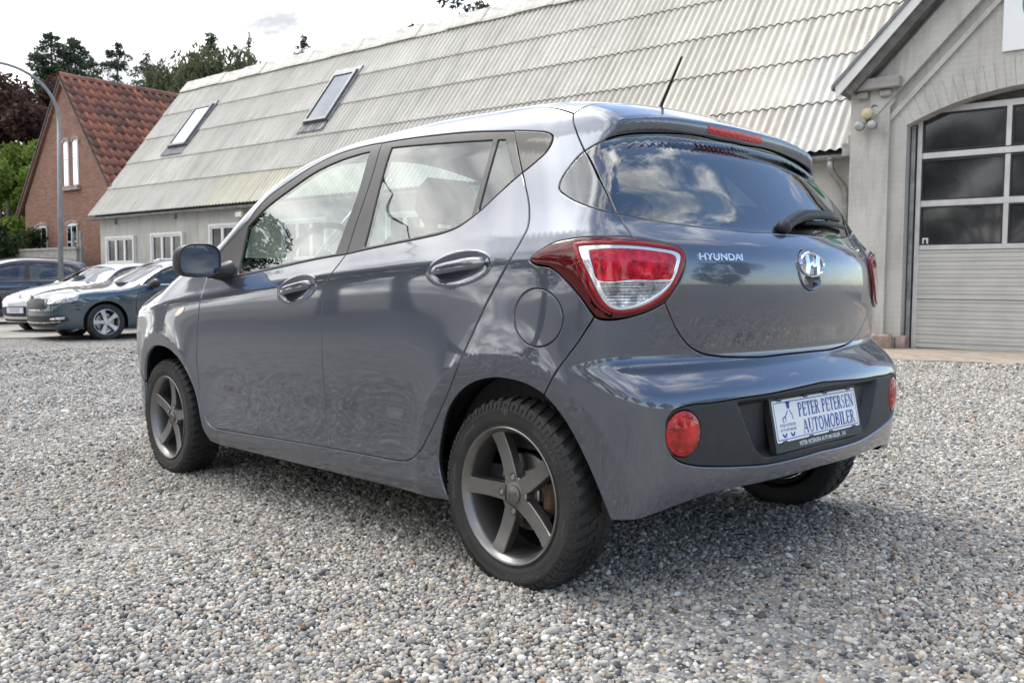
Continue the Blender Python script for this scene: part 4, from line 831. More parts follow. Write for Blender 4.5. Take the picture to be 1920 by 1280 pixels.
wing=panel(HB,'front_wing',[loop(S_['DF'],[S_['DF'][-1],sill[-1]],sq([(1.85,.192),(1.93,.20)]),arch_f,fb,fe[::-1])],PT,car,'LR')
panel(HB,'side_repeater',[ell((1.727,.775),.042,.014,-.45,24)],[M['amber'],M['gap']],wing,'LR',off=.003,gap=.0,depth=.006,h=(.006,.006))
fbb=HB.frontq([(.62,.20),(.4,.19),(.2,.185)]); fbc=HB.frontq([(1e-6,.185)])[0]; fbc[0]=HB.TF
fbump=panel(HB,'front_bumper',[loop(nose,[nc,fbc],np.vstack([[fbc],fbb[::-1],sq([(2.80,.20),(2.74,.20)])]),sq([(2.74,.20),(2.72,.30),(2.70,.41)]),fb,h=.016)],PT,car,'C',h=(.03,.02))
HL=HB.frontq([(.70,.70),(.55,.66),(.42,.66)]); HL=np.vstack([HL,HB.topq([(2.90,.45),(2.76,.62)])])
panel(HB,'headlamp',[loop(np.vstack([HL,HL[:1]]))],[M['lamp_clear'],M['gap']],car,'LR',off=.004,depth=.008)
gr=HB.frontq([(.50,.34),(.45,.52),(.2,.56)]); g0=HB.frontq([(1e-6,.57),(1e-6,.31)]); g0[:,0]=HB.TF
panel(HB,'grille',[loop(gr,[gr[-1],g0[0]],[g0[0],g0[1]],[g0[1],gr[0]])],[M['insert'],M['gap']],fbump,'C',off=.003,depth=.006)
# tailgate
ctr=lambda v:(HB.TC,v)
GT=S_['GT']+[ctr(1.3215)]; GB=S_['GB']+[ctr(1.0140)]; HBs=S_['HB']+[ctr(.6533)]
GT[0]=QWi; GL=[GT[0],S_['GL'][1],QWe]; GB[0]=QWe
spo=panel(HB,'roof_spoiler',[loop(gapline,[gc,GT[-1]],rev(GT),rev(HG_top))],PT,car,'C',h=(.02,.006),gap=.0012)
gate_c=(HB.TC,.9055); R0=.0635; RA0=.0705
gate=loop(GB,[GB[-1],ctr(gate_c[1]+R0)],ell(gate_c,RA0,R0,0,30,math.pi/2,-math.pi/2),[ctr(gate_c[1]-R0),HBs[-1]],rev(HBs),rev(S_['LT']),rev(HG_bot))
tg=panel(HB,'tailgate',[gate],PT,car,'C',h=(.016,.007))
def cup(q,P): 
    x=(q[:,0]-HB.TC)/.045; y=(q[:,1]-(gate_c[1]-.034))/.024; r=np.sqrt(x*x+y*y); return .004-.026*np.clip((1-r)/.35,0,1)**.8
panel(HB,'release_handle',[loop(ell(gate_c,RA0-.0005,R0-.0005,0,40,math.pi/2,-math.pi/2)[:, :]* [1,1],h=.006)],PT,tg,'C',disp=cup,h=(.004,.004),gap=.001)
panel(HB,'rear_window',[loop(GT,[GT[-1],GB[-1]],rev(GB),rev(GL))],[M['dark_glass'],M['gap']],tg,'C',off=-.002,h=(.03,.012),gap=.001,depth=.01)
panel(HB,'quarter_glass',[loop(S_['QW1'],S_['QW2'])],[M['dark_glass'],M['gap']],(bsL,bsR),'LR',off=-.001,gap=.001,depth=.01)
# high brake lamp on the spoiler's rear face
def stripe(t0,v0,v1,t1,n=8): 
    a=[(t,v0) for t in np.linspace(t0,t1,n)]; return a
bq=loop([(-1.052,1.348),ctr(1.3515)],[ctr(1.3515),ctr(1.3285)],[ctr(1.3285),(-1.046,1.3245)],[(-1.046,1.3245),(-1.052,1.348)],h=.004)
panel(HB,'high_brake_lamp',[bq],[M['lamp_brake'],M['gap']],spo,'C',off=.003,depth=.006,h=(.006,.004))
# tail lamps
lamp=loop(rev(S_['LO2']),rev(S_['LO1']),rev(S_['LB']),rev(S_['LT']))
LI=loop(S_['LI']+[S_['LI'][0]]); LR_=loop(S_['LR']+[S_['LR'][0]],h=.005); LC=loop(S_['LC']+[S_['LC'][0]],h=.005)
def bulge(q,P): 
    d=segdist(q,lamp); return .004+.006*np.clip(d/.03,0,1)**.5
tl=panel(HB,'tail_lamp',[lamp,LI],[M['lamp_dark'],M['gap']],car,'LR',disp=bulge,h=(.01,.006),gap=.0036,depth=.02)
LIo=grow(LI,.008)
panel(HB,'lens_rim',[LIo,LI],[M['lamp_mid'],M['gap']],tl,'LR',off=.0125,gap=0.,depth=.008,h=(.008,.006))
for off_,w_,k_ in((.0125,.0035,0),(.030,.005,1)):   # light caught in the dark lens, painted as brighter red strips
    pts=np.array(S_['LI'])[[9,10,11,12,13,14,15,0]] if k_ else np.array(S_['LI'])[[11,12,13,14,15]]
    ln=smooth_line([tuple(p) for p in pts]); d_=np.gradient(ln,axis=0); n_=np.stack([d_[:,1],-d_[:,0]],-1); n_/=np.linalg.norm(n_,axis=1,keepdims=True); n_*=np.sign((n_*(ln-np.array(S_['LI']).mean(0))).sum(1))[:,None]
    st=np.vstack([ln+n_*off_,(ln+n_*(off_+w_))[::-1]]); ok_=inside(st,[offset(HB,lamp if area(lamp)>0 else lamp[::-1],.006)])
    if ok_.all() or not k_: panel(HB,'lens_highlight',[st],[M['lamp_mid'],M['gap']],tl,'LR',off=.0135,gap=0.,depth=.003,h=(.01,.006))
panel(HB,'light_guide',[LI,LR_,LC],[M['lamp_silver'],M['lamp_dark']],tl,'LR',off=.009,gap=.0,depth=.006,h=(.008,.005))
panel(HB,'brake_lens',[LR_],[M['lamp_red'],M['gap']],tl,'LR',off=.006,gap=.0,depth=.01,h=(.008,.005))
panel(HB,'reversing_lens',[LC],[M['lamp_clear'],M['gap']],tl,'LR',off=.006,gap=.0,depth=.01,h=(.008,.005))
# bumper, black insert with the plate recess, round lamps
INT=S_['INT'][:-1]+[ctr(.5685)]; INB=S_['INB'][:-1]+[ctr(.3590)]; BB=S_['BB'][:-1]+[ctr(.3095)]
bumper=panel(HB,'rear_bumper',[loop(HBs,[HBs[-1],INT[-1]],rev(INT),INB,[INB[-1],BB[-1]],rev(BB),arch_b[::-1],rev(S_['QG']),rev(S_['LB']))],PT,car,'C',h=(.014,.006),depth=.02)
RC=loop(S_['RECT'][:-1]+[ctr(.554)],[ctr(.554),ctr(.3755)],rev(S_['RECB'][:-1]+[ctr(.3755)]))
RCe=np.vstack([smooth_line(S_['RECT'][:-1]+[ctr(.554)])[::-1],smooth_line(S_['RECB'][:-1]+[ctr(.3755)])])
def recess(q,P):
    ins=inside(q,[np.vstack([RC[:, :],[]]) if False else RC])|((q[:,0]<HB.TC+.002)&(q[:,1]<.552)&(q[:,1]>.378))
    d=segdist(q,RCe,False); s=np.clip(d/.022,0,1); s=s*s*(3-2*s); return np.where(ins,-.032*s,0)-.004
RF_=ell((-.7445,.4765),.0425,.0615)
ins=panel(HB,'bumper_insert',[loop(INT,[INT[-1],INB[-1]],rev(INB)),RF_],[M['insert'],M['gap']],bumper,'C',disp=recess,h=(.008,.006),gap=.0012,depth=.015)
def dome(q,P):
    r=np.hypot((q[:,0]+.7445)/.0425,(q[:,1]-.4765)/.0615); return -.003+.011*np.clip(1-r*r,0,1)+.002*np.exp(-((r-.78)/.03)**2)
panel(HB,'round_rear_lamp',[RF_],[M['reflector'],M['gap']],bumper,'LR',disp=dome,h=(.006,.005),gap=.001,depth=.015)
# door handles
def handle(name,c,a,rot,parents):
    mb=MB(); n=26; ring=[]
    for i in range(n+1):
        s=-1+2*i/n; q=np.array([[c[0]+a*s*math.cos(rot),c[1]+a*s*math.sin(rot)]]); P=HB.surf(q[:,0],q[:,1]); nn=HB.grad(P)[0]; P=P[0]
        lift=.019*(1-abs(s)**3.2)-.004; hh=.0155*(1-.12*s)*(1-abs(s)**6)**.5+.002; th=.0075
        q2=HB.surf(q[:,0],q[:,1]+.01)[0]; up=(q2-P); up/=np.linalg.norm(up)
        ring.append([P+nn*(lift+th*math.sin(k))+up*hh*math.cos(k) for k in np.linspace(0,2*math.pi,14,endpoint=False)])
    V=[p for r in ring for p in r]; m=14
    F_=[(i*m+j,i*m+(j+1)%m,(i+1)*m+(j+1)%m,(i+1)*m+j) for i in range(n) for j in range(m)]+[tuple(range(m)),tuple(range(n*m,(n+1)*m))[::-1]]
    mb.add(V,F_); return mirror_pair(name,mb,PT,parents,60)
handle('door_handle',(.752,.869),.112,-.12,fd); handle('door_handle',(-.165,.921),.112,-.09,rd)
# badges
def on_body(v,t0,v0,o0,rot=0):
    x=v[:,0]*math.cos(rot)-v[:,1]*math.sin(rot); y=v[:,0]*math.sin(rot)+v[:,1]*math.cos(rot)
    q=np.stack([t0-x,v0+y],-1); P=HB.surf(q[:,0],q[:,1]); n=HB.grad(P); return P+n*(o0+v[:,2:3])
def badge(name,s,size,t0,v0,mat_,parent,wide=1.,bold=.0,ext=.0018,target=None):
    v,f=text_geo(s,size,ext,3,bold); w=v[:,0].max()-v[:,0].min(); c=(v[:,:2].max(0)+v[:,:2].min(0))/2; v[:,:2]-=c
    if target: v[:,0]*=target[0]/w; v[:,1]*=target[1]/(v[:,1].max()-v[:,1].min())
    mb=MB(); mb.add(on_body(v,t0,v0,ext+.0005),f); return mb.build(name,mat_,parent)
badge('badge','HYUNDAI',.03,-.8795,.9362,M['chrome'],tg,target=(.140,.0185),bold=.0006)
badge('badge','i10',.05,-1.660,.970,M['chrome'],tg,target=(.092,.036),bold=.0012)
# slanted letter emblem in an oval ring
mb=MB(); EA,EB=.069,.0375; ec=(HB.TC,.9195)
def flat(pts,z0,z1,mbx):
    n=len(pts); v=np.array([(x,y,z1) for x,y in pts]+[(x*1.03,y*1.03,z0) for x,y in pts]); mbx.add(on_body(v,ec[0],ec[1],0),[tuple(range(n))]+[(i,n+i,n+(i+1)%n,(i+1)%n) for i in range(n)])
nn=56; V=[]
for i in range(nn):
    a=2*math.pi*i/nn; ca,sa=math.cos(a),math.sin(a)
    for ra,rb,z in((1,1,.003),(1.0,1.0,.008),(.93,.90,.0115),(.86,.80,.008),(.86,.80,.003)): V.append((EA*ra*ca,EB*rb*sa,z))
mb.add(on_body(np.array(V),*ec,0),[(i*5+j,((i+1)%nn)*5+j,((i+1)%nn)*5+j+1,i*5+j+1) for i in range(nn) for j in range(4)])
for sgn in(1,-1):   # the two curved legs and the cross stroke of the slanted letter
    L=[(-.036,-.024),(-.026,-.030),(-.017,-.008),(-.006,.001),(.004,.005),(-.004,-.008),(-.010,-.0035),(-.0135,.006),(-.012,.027),(-.024,.031),(-.0295,.008)]
    flat([(x*sgn*1.22,y*sgn*1.04) for x,y in [(-.037,-.0215),(-.025,-.0305),(-.013,-.005),(.006,.0035),(-.002,.0085),(-.0145,.0035),(-.0135,.027),(-.0255,.030),(-.030,.004)]],.003,.010,mb)
mb.build('emblem',M['chrome'],tg)
mb=MB(); V=[(0,0,.0045)]+[(EA*.9*math.cos(a),EB*.86*math.sin(a),.0045) for a in np.linspace(0,2*math.pi,40,endpoint=False)]
mb.add(on_body(np.array(V),*ec,0),[(0,1+i,1+(i+1)%40) for i in range(40)]); mb.build('emblem_ground',PT,tg)
# wiper
mb=MB(); wp=[(-.43,.035,1.028),(-.400,-.03,1.048),(-.385,-.10,1.064),(-.365,-.22,1.076),(-.345,-.34,1.080),(-.315,-.45,1.076)]
q=HB.inv(HB.cast([(.35,y,z) for x,y,z in wp],(-1,0,0))); P=HB.surf(q[:,0],q[:,1]); nn=HB.grad(P)
mb.tube([tuple(p+n*o) for p,n,o in zip(P,nn,(.006,.022,.028,.026,.022,.016))],[.017,.018,.020,.0165,.0125,.007],12); mb.ball(tuple(P[0]+nn[0]*.010),(.024,.026,.022))
wip=mb.build('wiper_arm',M['black'],tg,auto=50)
mb=MB(); q=HB.rearq([(-.13,1.052),(-.30,1.060),(-.50,1.057)]); P=HB.surf(q[:,0],q[:,1]); nn=HB.grad(P); mb.tube([tuple(p+n*.011) for p,n in zip(P,nn)],.0075,8); mb.build('wiper_blade',M['black'],tg,True)
# aerial
ae=np.array((.075,0,1.46)); at=np.array((-.025,0,1.632)); mb=MB(); k=42
mb.tube([tuple(ae+(at-ae)*s) for s in np.linspace(.1,1,k)],[.0052+(.0011 if i%2 else 0)-.0016*i/k for i in range(k)],10)
mb.tube([tuple(ae+(at-ae)*s) for s in (-.1,.02,.1,.16)],[.020,.013,.008,.006],14); mb.build('roof_aerial',M['black'],car,True)
# door mirrors
mc=np.array((1.70,.925,.985)); mb=MB(); R=Matrix.Rotation(math.radians(8),3,'Z'); V=[];n,k=28,14
def mir(a,s,x): 
    cy,cz=math.cos(a),math.sin(a); sy=.098*s*abs(cy)**.62*np.sign(cy); sz=(.074 if cz>0 else .064)*s*abs(cz)**.62*np.sign(cz)
    return R@Vector((x,sy,sz-.12*sy*(1 if True else 0)*.25))
prof=[(.90,-.004),(.965,-.010),(1.0,-.004),(1.0,.012),(.97,.035),(.88,.06),(.72,.082),(.45,.098),(.15,.104)]
for s,x in prof:
    for j in range(n): V.append(Vector(mc)+mir(2*math.pi*j/n,s,x))
F_=[(i*n+j,i*n+(j+1)%n,(i+1)*n+(j+1)%n,(i+1)*n+j) for i in range(len(prof)-1) for j in range(n)]+[tuple(range((len(prof)-1)*n,len(prof)*n))]
mb.add(V,F_); mirL=mirror_pair('door_mirror',mb,M['black'],(car,car),50)
mb=MB(); mb.add([Vector(mc)+mir(2*math.pi*j/n,.935,-.003) for j in range(n)],[tuple(range(n))]); mirror_pair('mirror_glass',mb,mat('mirror_silver',(.40,.46,.54),.02,1.0),mirL,0)
mb=MB(); mb.tube([(1.74,.775,.945),(1.735,.82,.942),(1.735,.87,.95)],[.05,.034,.03],12); mirror_pair('mirror_foot',mb,M['trim'],mirL,40)
# number plate
plx,plz,pt=-.5236,.4699,math.radians(10.5)
def on_plate(v,dz=0):   # x right as read, y up, z out of the plate
    v=np.asarray(v,float); return np.stack([plx-v[:,1]*-math.sin(pt)-(v[:,2]+dz)*math.cos(pt),-v[:,0],plz+v[:,1]*math.cos(pt)+(v[:,2]+dz)*math.sin(pt)],-1)
def plate_box(mbx,x0,x1,y0,y1,z0,z1,m=0,r=.008):
    c=[];
    for cx,cy,a0 in((x1-r,y1-r,0),(x0+r,y1-r,90),(x0+r,y0+r,180),(x1-r,y0+r,270)):
        c+=[(cx+r*math.cos(math.radians(a0+t)),cy+r*math.sin(math.radians(a0+t))) for t in(0,30,60,90)]
    n=len(c); V=np.array([(x,y,z1) for x,y in c]+[(x,y,z0) for x,y in c]); mbx.add(on_plate(V),[tuple(range(n))]+[(i,n+i,n+(i+1)%n,(i+1)%n) for i in range(n)],m)
mb=MB(); plate_box(mb,-.267,.267,-.088,.068,-.016,-.002); plate_box(mb,-.264,-.252,-.085,.065,-.004,.002,0,.003)
hold=mb.build('plate_holder',M['black'],car)
mb=MB(); plate_box(mb,-.252,.252,-.06,.06,-.003,.0015); pl=mb.build('number_plate',M['plate'],hold)
mb=MB()
for x0,x1,y0,y1 in((-.245,.245,.0515,.0540),(-.245,.245,-.054,-.0515),(-.245,-.2425,-.0515,.0515),(.2425,.245,-.0515,.0515)): plate_box(mb,x0,x1,y0,y1,.0012,.0019,0,.0008)
# upright serif capitals drawn as strokes: thick stems, thin hairlines
TH,tn=.20,.085
GL_={'I':(.34,[('l',.17,0,.17,1,TH)]),'L':(.62,[('l',.15,0,.15,1,TH),('l',.05,.03,.60,.03,tn),('l',.57,.03,.60,.26,tn)]),
'E':(.62,[('l',.15,0,.15,1,TH),('l',.05,.03,.58,.03,tn),('l',.05,.97,.56,.97,tn),('l',.2,.52,.46,.52,tn),('l',.56,.03,.60,.24,tn),('l',.55,.97,.56,.78,tn),('l',.45,.42,.45,.62,tn)]),
'T':(.66,[('l',.33,0,.33,1,TH),('l',.03,.97,.63,.97,tn),('l',.04,.97,.03,.76,tn),('l',.62,.97,.63,.76,tn)]),
'P':(.62,[('l',.15,0,.15,1,TH),('a',.2,.74,.33,.23,-90,90,.12)]),
'R':(.70,[('l',.15,0,.15,1,TH),('a',.2,.74,.33,.23,-90,90,.12),('l',.34,.5,.60,.03,.17)]),
'B':(.66,[('l',.15,0,.15,1,TH),('a',.2,.76,.30,.21,-90,90,.11),('a',.2,.29,.37,.26,-90,90,.12)]),
'S':(.56,[('a',.28,.75,.19,.22,20,205,.08),('l',.12,.66,.44,.36,.17),('a',.28,.26,.20,.23,-165,25,.08)]),
'N':(.78,[('l',.13,0,.13,1,tn),('l',.13,.97,.66,.03,.18),('l',.66,0,.66,1,tn)]),
'A':(.76,[('l',.08,.02,.36,.98,tn),('l',.36,.98,.66,.02,.19),('l',.2,.33,.54,.33,tn)]),
'U':(.74,[('l',.15,.3,.15,1,TH),('l',.62,.3,.62,1,tn),('a',.385,.3,.235,.28,180,360,.09)]),
'O':(.78,[('a',.39,.5,.31,.47,0,360,.14)]),
'M':(.92,[('l',.11,0,.11,1,tn),('l',.13,.98,.43,.05,.18),('l',.43,.05,.76,.98,tn),('l',.78,0,.78,1,TH)]),' ':(.34,[])}
SER={'I':[(.17,0),(.17,1)],'L':[(.15,0),(.15,1)],'E':[],'T':[(.33,0)],'P':[(.15,0),(.15,1)],'R':[(.15,0),(.15,1),(.60,0)],'B':[(.15,0),(.15,1)],'N':[(.13,0),(.13,1),(.66,1)],'A':[(.08,0),(.64,0)],'U':[(.15,1),(.62,1)],'M':[(.11,0),(.11,1),(.78,0),(.78,1)]}
def serif(s,x0,x1,y0,hh,mbx):
    W=sum(GL_[c][0] for c in s)+.06*(len(s)-1); sx=(x1-x0)/W; x=x0; z=.0012; k=0
    for c in s:
        w,st=GL_[c]; st=list(st)+[('l',a-.16,.02 if b==0 else .98,a+.16,.02 if b==0 else .98,.05) for a,b in SER.get(c,[])]
        for q in st:
            if q[0]=='l': pts=[(q[1],q[2]),(q[3],q[4])]; th=q[5]
            else: pts=[(q[1]+q[3]*math.cos(math.radians(a)),q[2]+q[4]*math.sin(math.radians(a))) for a in np.linspace(q[5],q[6],14)]; th=q[7]
            V=[]; k+=1; zz=z+.00003*(k%9)
            for i,p in enumerate(pts):
                a=pts[max(i-1,0)];b=pts[min(i+1,len(pts)-1)]; d=np.array((b[0]-a[0],(b[1]-a[1])*1.0)); d=d/np.linalg.norm(d); n_=np.array((-d[1],d[0]))*th/2
                if q[0]=='l' and abs(d[1])>.35: n_=np.array((-1,0))*th/2*np.sign(d[1])
                for sg in(1,-1): V.append((x+(p[0]+n_[0]*sg)*sx,y0+(p[1]+n_[1]*sg)*hh,zz+.0006))
            mbx.add(on_plate(np.array(V)),[(2*i,2*i+1,2*i+3,2*i+2) for i in range(len(pts)-1)])
        x+=(w+.06)*sx
serif('PETER PETERSEN',-.112,.232,.0035,.0405,mb); serif('AUTOMOBILER',-.098,.226,-.047,.0405,mb)
# small blurred figure, its two lines of print and a pair of shoes
v,f=text_geo('PETER PETERSEN',.0125,0,1); v[:,0]*=.95; v+=(-.181,-.014,.002); mb.add(on_plate(v),f)
v,f=text_geo('AUTOMOBILER',.0125,0,1); v[:,0]*=1.05; v+=(-.181,-.027,.002); mb.add(on_plate(v),f)
def blob(cx,cy,rx,ry,a0=0,a1=360):
    c=[(cx+rx*math.cos(math.radians(a)),cy+ry*math.sin(math.radians(a)),.0019) for a in np.linspace(a0,a1,18,endpoint=a1-a0<360)]; mb.add(on_plate(np.array(c)),[tuple(range(len(c)))])
blob(-.166,.041,.009,.010); blob(-.166,.049,.013,.004)
for pts in(((-.172,.028),(-.186,.012),(-.205,.006)),((-.160,.028),(-.150,.012),(-.146,.000)),((-.205,.006),(-.200,-.006)),((-.186,.012),(-.190,-.004))):
    for (a,b),(c,d) in zip(pts,pts[1:]):
        n_=np.array((-(d-b),c-a)); n_=n_/np.linalg.norm(n_)*.0018; mb.add(on_plate(np.array([(a+n_[0],b+n_[1],.0019),(a-n_[0],b-n_[1],.0019),(c-n_[0],d-n_[1],.0019),(c+n_[0],d+n_[1],.0019)])),[(0,1,2,3)])
for cx in(-.205,-.160):
    V=[];
    for i,a in enumerate(np.linspace(180,360,10)): 
        for r in(1,.45): V.append((cx+.013*r*math.cos(math.radians(a)),-.036+.013*r*math.sin(math.radians(a)),.0019))
    mb.add(on_plate(np.array(V)),[(2*i,2*i+1,2*i+3,2*i+2) for i in range(9)])
mb.build('plate_print',M['blue_txt'],hold)
v,f=text_geo('PETER PETERSEN AUTOMOBILER . DK',.0175,0,1,.0004); v[:,0]*=.285/(v[:,0].max()-v[:,0].min()); v+=(.015,-.0745,-.0012); mb=MB(); mb.add(on_plate(v),f); mb.build('holder_print',M['white_txt'],hold)
for x in(-.21,-.06,.06,.21):
    for y0,y1 in((-.064,-.056),(.056,.064)): mb=MB(); plate_box(mb,x-.012,x+.012,y0,y1,-.003,.003,0,.002); mb.build('plate_clip',M['black'],hold)
# wheel houses, underbody, cabin
mb=MB()
for xc in(0,2.385):
    prof=[(xc+.345*math.cos(a),.27+.345*math.sin(a)) for a in np.linspace(-.02,math.pi+.02,24)]
    V=[(x,.738,z) for x,z in prof]+[(x,.56,z) for x,z in prof]; n=len(prof)
    mb.add(V,[(i,i+1,n+i+1,n+i) for i in range(n-1)]+[tuple(range(n,2*n))])
hl=mirror_pair('wheelhouse_liner',mb,M['liner'],(car,car),40)
mb=MB(); mb.box((1.35,0,.29),(2.9,1.10,.13)); mb.box((1.19,0,.26),(1.72,1.50,.10)); mb.box((-.20,0,.40),(.46,1.10,.12)); mb.tube([(-.36,-.40,.335),(.05,-.38,.33)],.06,14)
mb.build('underbody',M['liner'],car)
mb=MB(); mb.box((1.0,0,.36),(2.5,1.42,.06)); mb.box((-.2,0,.62),(.36,1.10,.5)); mb.box((2.02,0,.80),(.42,1.34,.30),bev=.08); mb.box((1.25,.78,.60),(1.4,.02,.56)); mb.box((1.25,-.78,.60),(1.4,.02,.56)); mb.box((.05,.70,.60),(.8,.02,.70)); mb.box((.05,-.70,.60),(.8,.02,.70))
mb.build('cabin_trim',M['cabin'],car,auto=40)
for y in(.36,-.36):
    mb=MB(); mb.box((1.18,y,.50),(.52,.50,.16),bev=.06); mb.box((.90,y,.82),(.15,.48,.56),R=Matrix.Rotation(math.radians(-14),3,'Y'),bev=.06)
    s=mb.build('front_seat',M['seat'],car,auto=50); mb=MB(); mb.box((.80,y,1.19),(.10,.27,.17),R=Matrix.Rotation(math.radians(-10),3,'Y'),bev=.045); mb.tube([(.83,y-.05,1.05),(.81,y-.05,1.12)],.007,6); mb.tube([(.83,y+.05,1.05),(.81,y+.05,1.12)],.007,6); mb.build('headrest',M['seat'],s,auto=50)
mb=MB(); mb.box((.28,0,.52),(.50,1.22,.16),bev=.06); mb.box((.02,0,.80),(.14,1.22,.5),R=Matrix.Rotation(math.radians(-16),3,'Y'),bev=.06); rs=mb.build('rear_seat',M['seat'],car,auto=50)
for y in(.34,-.34):
    mb=MB(); mb.box((-.055,y,1.08),(.09,.25,.14),bev=.04); mb.build('headrest',M['seat'],rs,auto=50)
mb=MB(); Rw=Matrix.Rotation(math.radians(-22),4,'Y'); cW=Vector((1.66,.36,.985)); pts=[cW+Rw.to_3x3()@Vector((0,.18*math.cos(a),.18*math.sin(a))) for a in np.linspace(0,2*math.pi,33)]
mb.tube(pts,.014,8,cap=False)
for a in(0,180,270): mb.tube([cW,cW+Rw.to_3x3()@Vector((0,.17*math.cos(math.radians(a)),.17*math.sin(math.radians(a))))],.014,6)
mb.ball(tuple(cW),(.03,.06,.06)); mb.tube([cW,(1.95,.36,.86)],.03,8); mb.build('steering_wheel',M['cabin'],car,True)
# wheels: tyre with cut tread and raised print, five-spoke rim, bolts, cap, brake
def wheel_parts():
    """returns (name, MB, material, auto, [children]) for a left wheel at the origin, outer face towards +y"""
    out=[]
    RT=.279
    prof=[(.196,-.060),(.205,-.074),(.225,-.081),(.246,-.081),(.262,-.076),(.271,-.068),(.2735,-.045),(.2735,.045),(.271,.066),(.263,.0745),(.247,.0805),(.2405,.0808),(.239,.0800),(.226,.0808),(.212,.0785),(.2045,.0735),(.2025,.0755),(.1965,.0735),(.192,.062)]
    t=MB(); t.lathe([(r,y) for r,y in prof],72)
    tr=MB(); NB=46
    for k in range(NB):
        a0=2*math.pi*k/NB
        for s in(1,-1):
            off=(math.pi/NB)*(0 if s>0 else 1)
            for b0,b1,w in((.004,.028,.066),(.0315,.0765,.080)):
                V=[];n=5
                for i in range(n):
                    f=i/(n-1); y=s*(b0+(b1-b0)*f); ay=abs(y); a=a0+off+ay*2.0-.7*ay*ay*8; rr=RT-.0005 if ay<.055 else RT-.0005-((ay-.055)/.0215)**2*.0135
                    ww=w*(1.-.10*f)
                    for da,dr in((-ww*.5,-.0085),(-ww*.46,0),(ww*.46,0),(ww*.5,-.0085)): 
                        r=rr+dr; V.append((r*math.cos(a+da),y,r*math.sin(a+da)))
                tr.add(V,[(4*i+j,4*i+j+1,4*i+j+5,4*i+j+4) for i in range(n-1) for j in range(3)]+[(0,1,2,3),tuple(range(4*n-4,4*n))[::-1]])
    # shoulder ribs running down the wall
    for k in range(NB*2):
        a=2*math.pi*k/(NB*2); V=[]
        for r,y,w in((.2655,.0765,.011),(.2565,.0795,.009),(.2505,.0812,.006)):
            for da in(-w/r/2,w/r/2): V.append((r*math.cos(a+da),y+.0008,r*math.sin(a+da)))
        tr.add(V,[(0,1,3,2),(2,3,5,4)])
    lt=MB()
    def ring_text(s,ang,r0,size,w=1.0,y0=.0802):
        v,f=text_geo(s,size,.0005,1,.0002); x=v[:,0]*w; rr=r0+v[:,1]; a=math.radians(ang)+x/r0   # seen from outside, right is -x
        lt.add(np.stack([-rr*np.sin(a)*1.0,y0+v[:,2]+.0003,rr*np.cos(a)],-1),f)
    ring_text('Continental',180,.2325,.030,1.05); ring_text('155/65 R14 75T',62,.2305,.019); ring_text('WinterContact',-70,.2325,.017); ring_text('*',17,.2310,.06); ring_text('TUBELESS',120,.2305,.012); ring_text('Continental',0-28,.2325,.016)
    out.append(('tyre',t,'rubber',35,[('tread',tr,'rubber',30),('sidewall_print',lt,'letter_rubber',0)]))
    rim=MB(); rim.lathe([(.1975,.0735),(.1985,.0765),(.1965,.0785),(.1925,.0775),(.1895,.0715),(.183,.0655),(.178,.052),(.172,.02),(.170,-.055),(.188,-.068)],64)
    hub=MB(); hub.lathe([(.0001,.047),(.046,.047),(.052,.043),(.056,.03),(.056,.0)],40)
    for i in range(5):
        a=math.radians(72*i); R=Matrix.Rotation(-a,3,'Y'); V=[]
        for r,w,y,d in((.036,.0255,.0485,.03),(.07,.0245,.0470,.03),(.11,.0235,.0485,.03),(.15,.0235,.0545,.028),(.178,.0255,.0620,.024),(.1865,.027,.0665,.02)):
            for sx,dy in((-1.05,-d),(-1,-.003),(-.9,0),(.9,0),(1,-.003),(1.05,-d)): V.append(R@Vector((w*sx,y+dy,r)))
        hub.add(V,[(6*i_+j,6*i_+j+1,6*i_+j+7,6*i_+j+6) for i_ in range(5) for j in range(5)])
    bolts=[]
    for i in range(4):
        a=math.radians(90*i+16); b_=MB(); b_.lathe([(.0001,.0525),(.0075,.0525),(.0085,.051),(.0085,.046)],6,c=(.05*math.cos(a),0,.05*math.sin(a))); bolts.append(b_)
    pits=MB()
    for i in range(4):
        a=math.radians(90*i+16); pits.lathe([(.0125,.0492),(.0118,.0478),(.0095,.0474),(.0,.0473)],20,c=(.05*math.cos(a),0,.05*math.sin(a)))
    cap=MB(); cap.lathe([(.0001,.0545),(.022,.0535),(.0265,.0515),(.0272,.047)],32)
    tx=MB(); v,f=text_geo('EVO',.0165,.0003,1,.0003); tx.add(np.stack([-v[:,0]*1.15,.0549+v[:,2]-((v[:,0]**2+v[:,1]**2)/.022**2)*.0009,v[:,1]],-1),f)
    back=MB(); back.lathe([(0,-.05),(.168,-.05),(.168,-.056),(0,-.056)],40)
    brake=MB(); brake.lathe([(.0001,.015),(.062,.015),(.066,.01),(.066,-.006),(.112,-.006),(.114,-.012),(.112,-.018),(.0,-.018)],48)
    cal=MB(); cal.box((-.105,-.005,.005),(.055,.05,.10),bev=.015)
    out.append(('rim',rim,'rim',50,[])); out.append(('spokes',hub,'rim',35,[('wheel_bolt%d'%i,b_,'steel',30) for i,b_ in enumerate(bolts)]+[('bolt_pit',pits,'black',30),('centre_cap',cap,'rim',40)]))
    out.append(('cap_print',tx,'dark_chrome',0,[])); out.append(('brake_disc',brake,'steel',30,[])); out.append(('back_plate',back,'liner',30,[])); out.append(('brake_caliper',cal,'rust',30,[]))
    return out
WP=wheel_parts(); WM={}
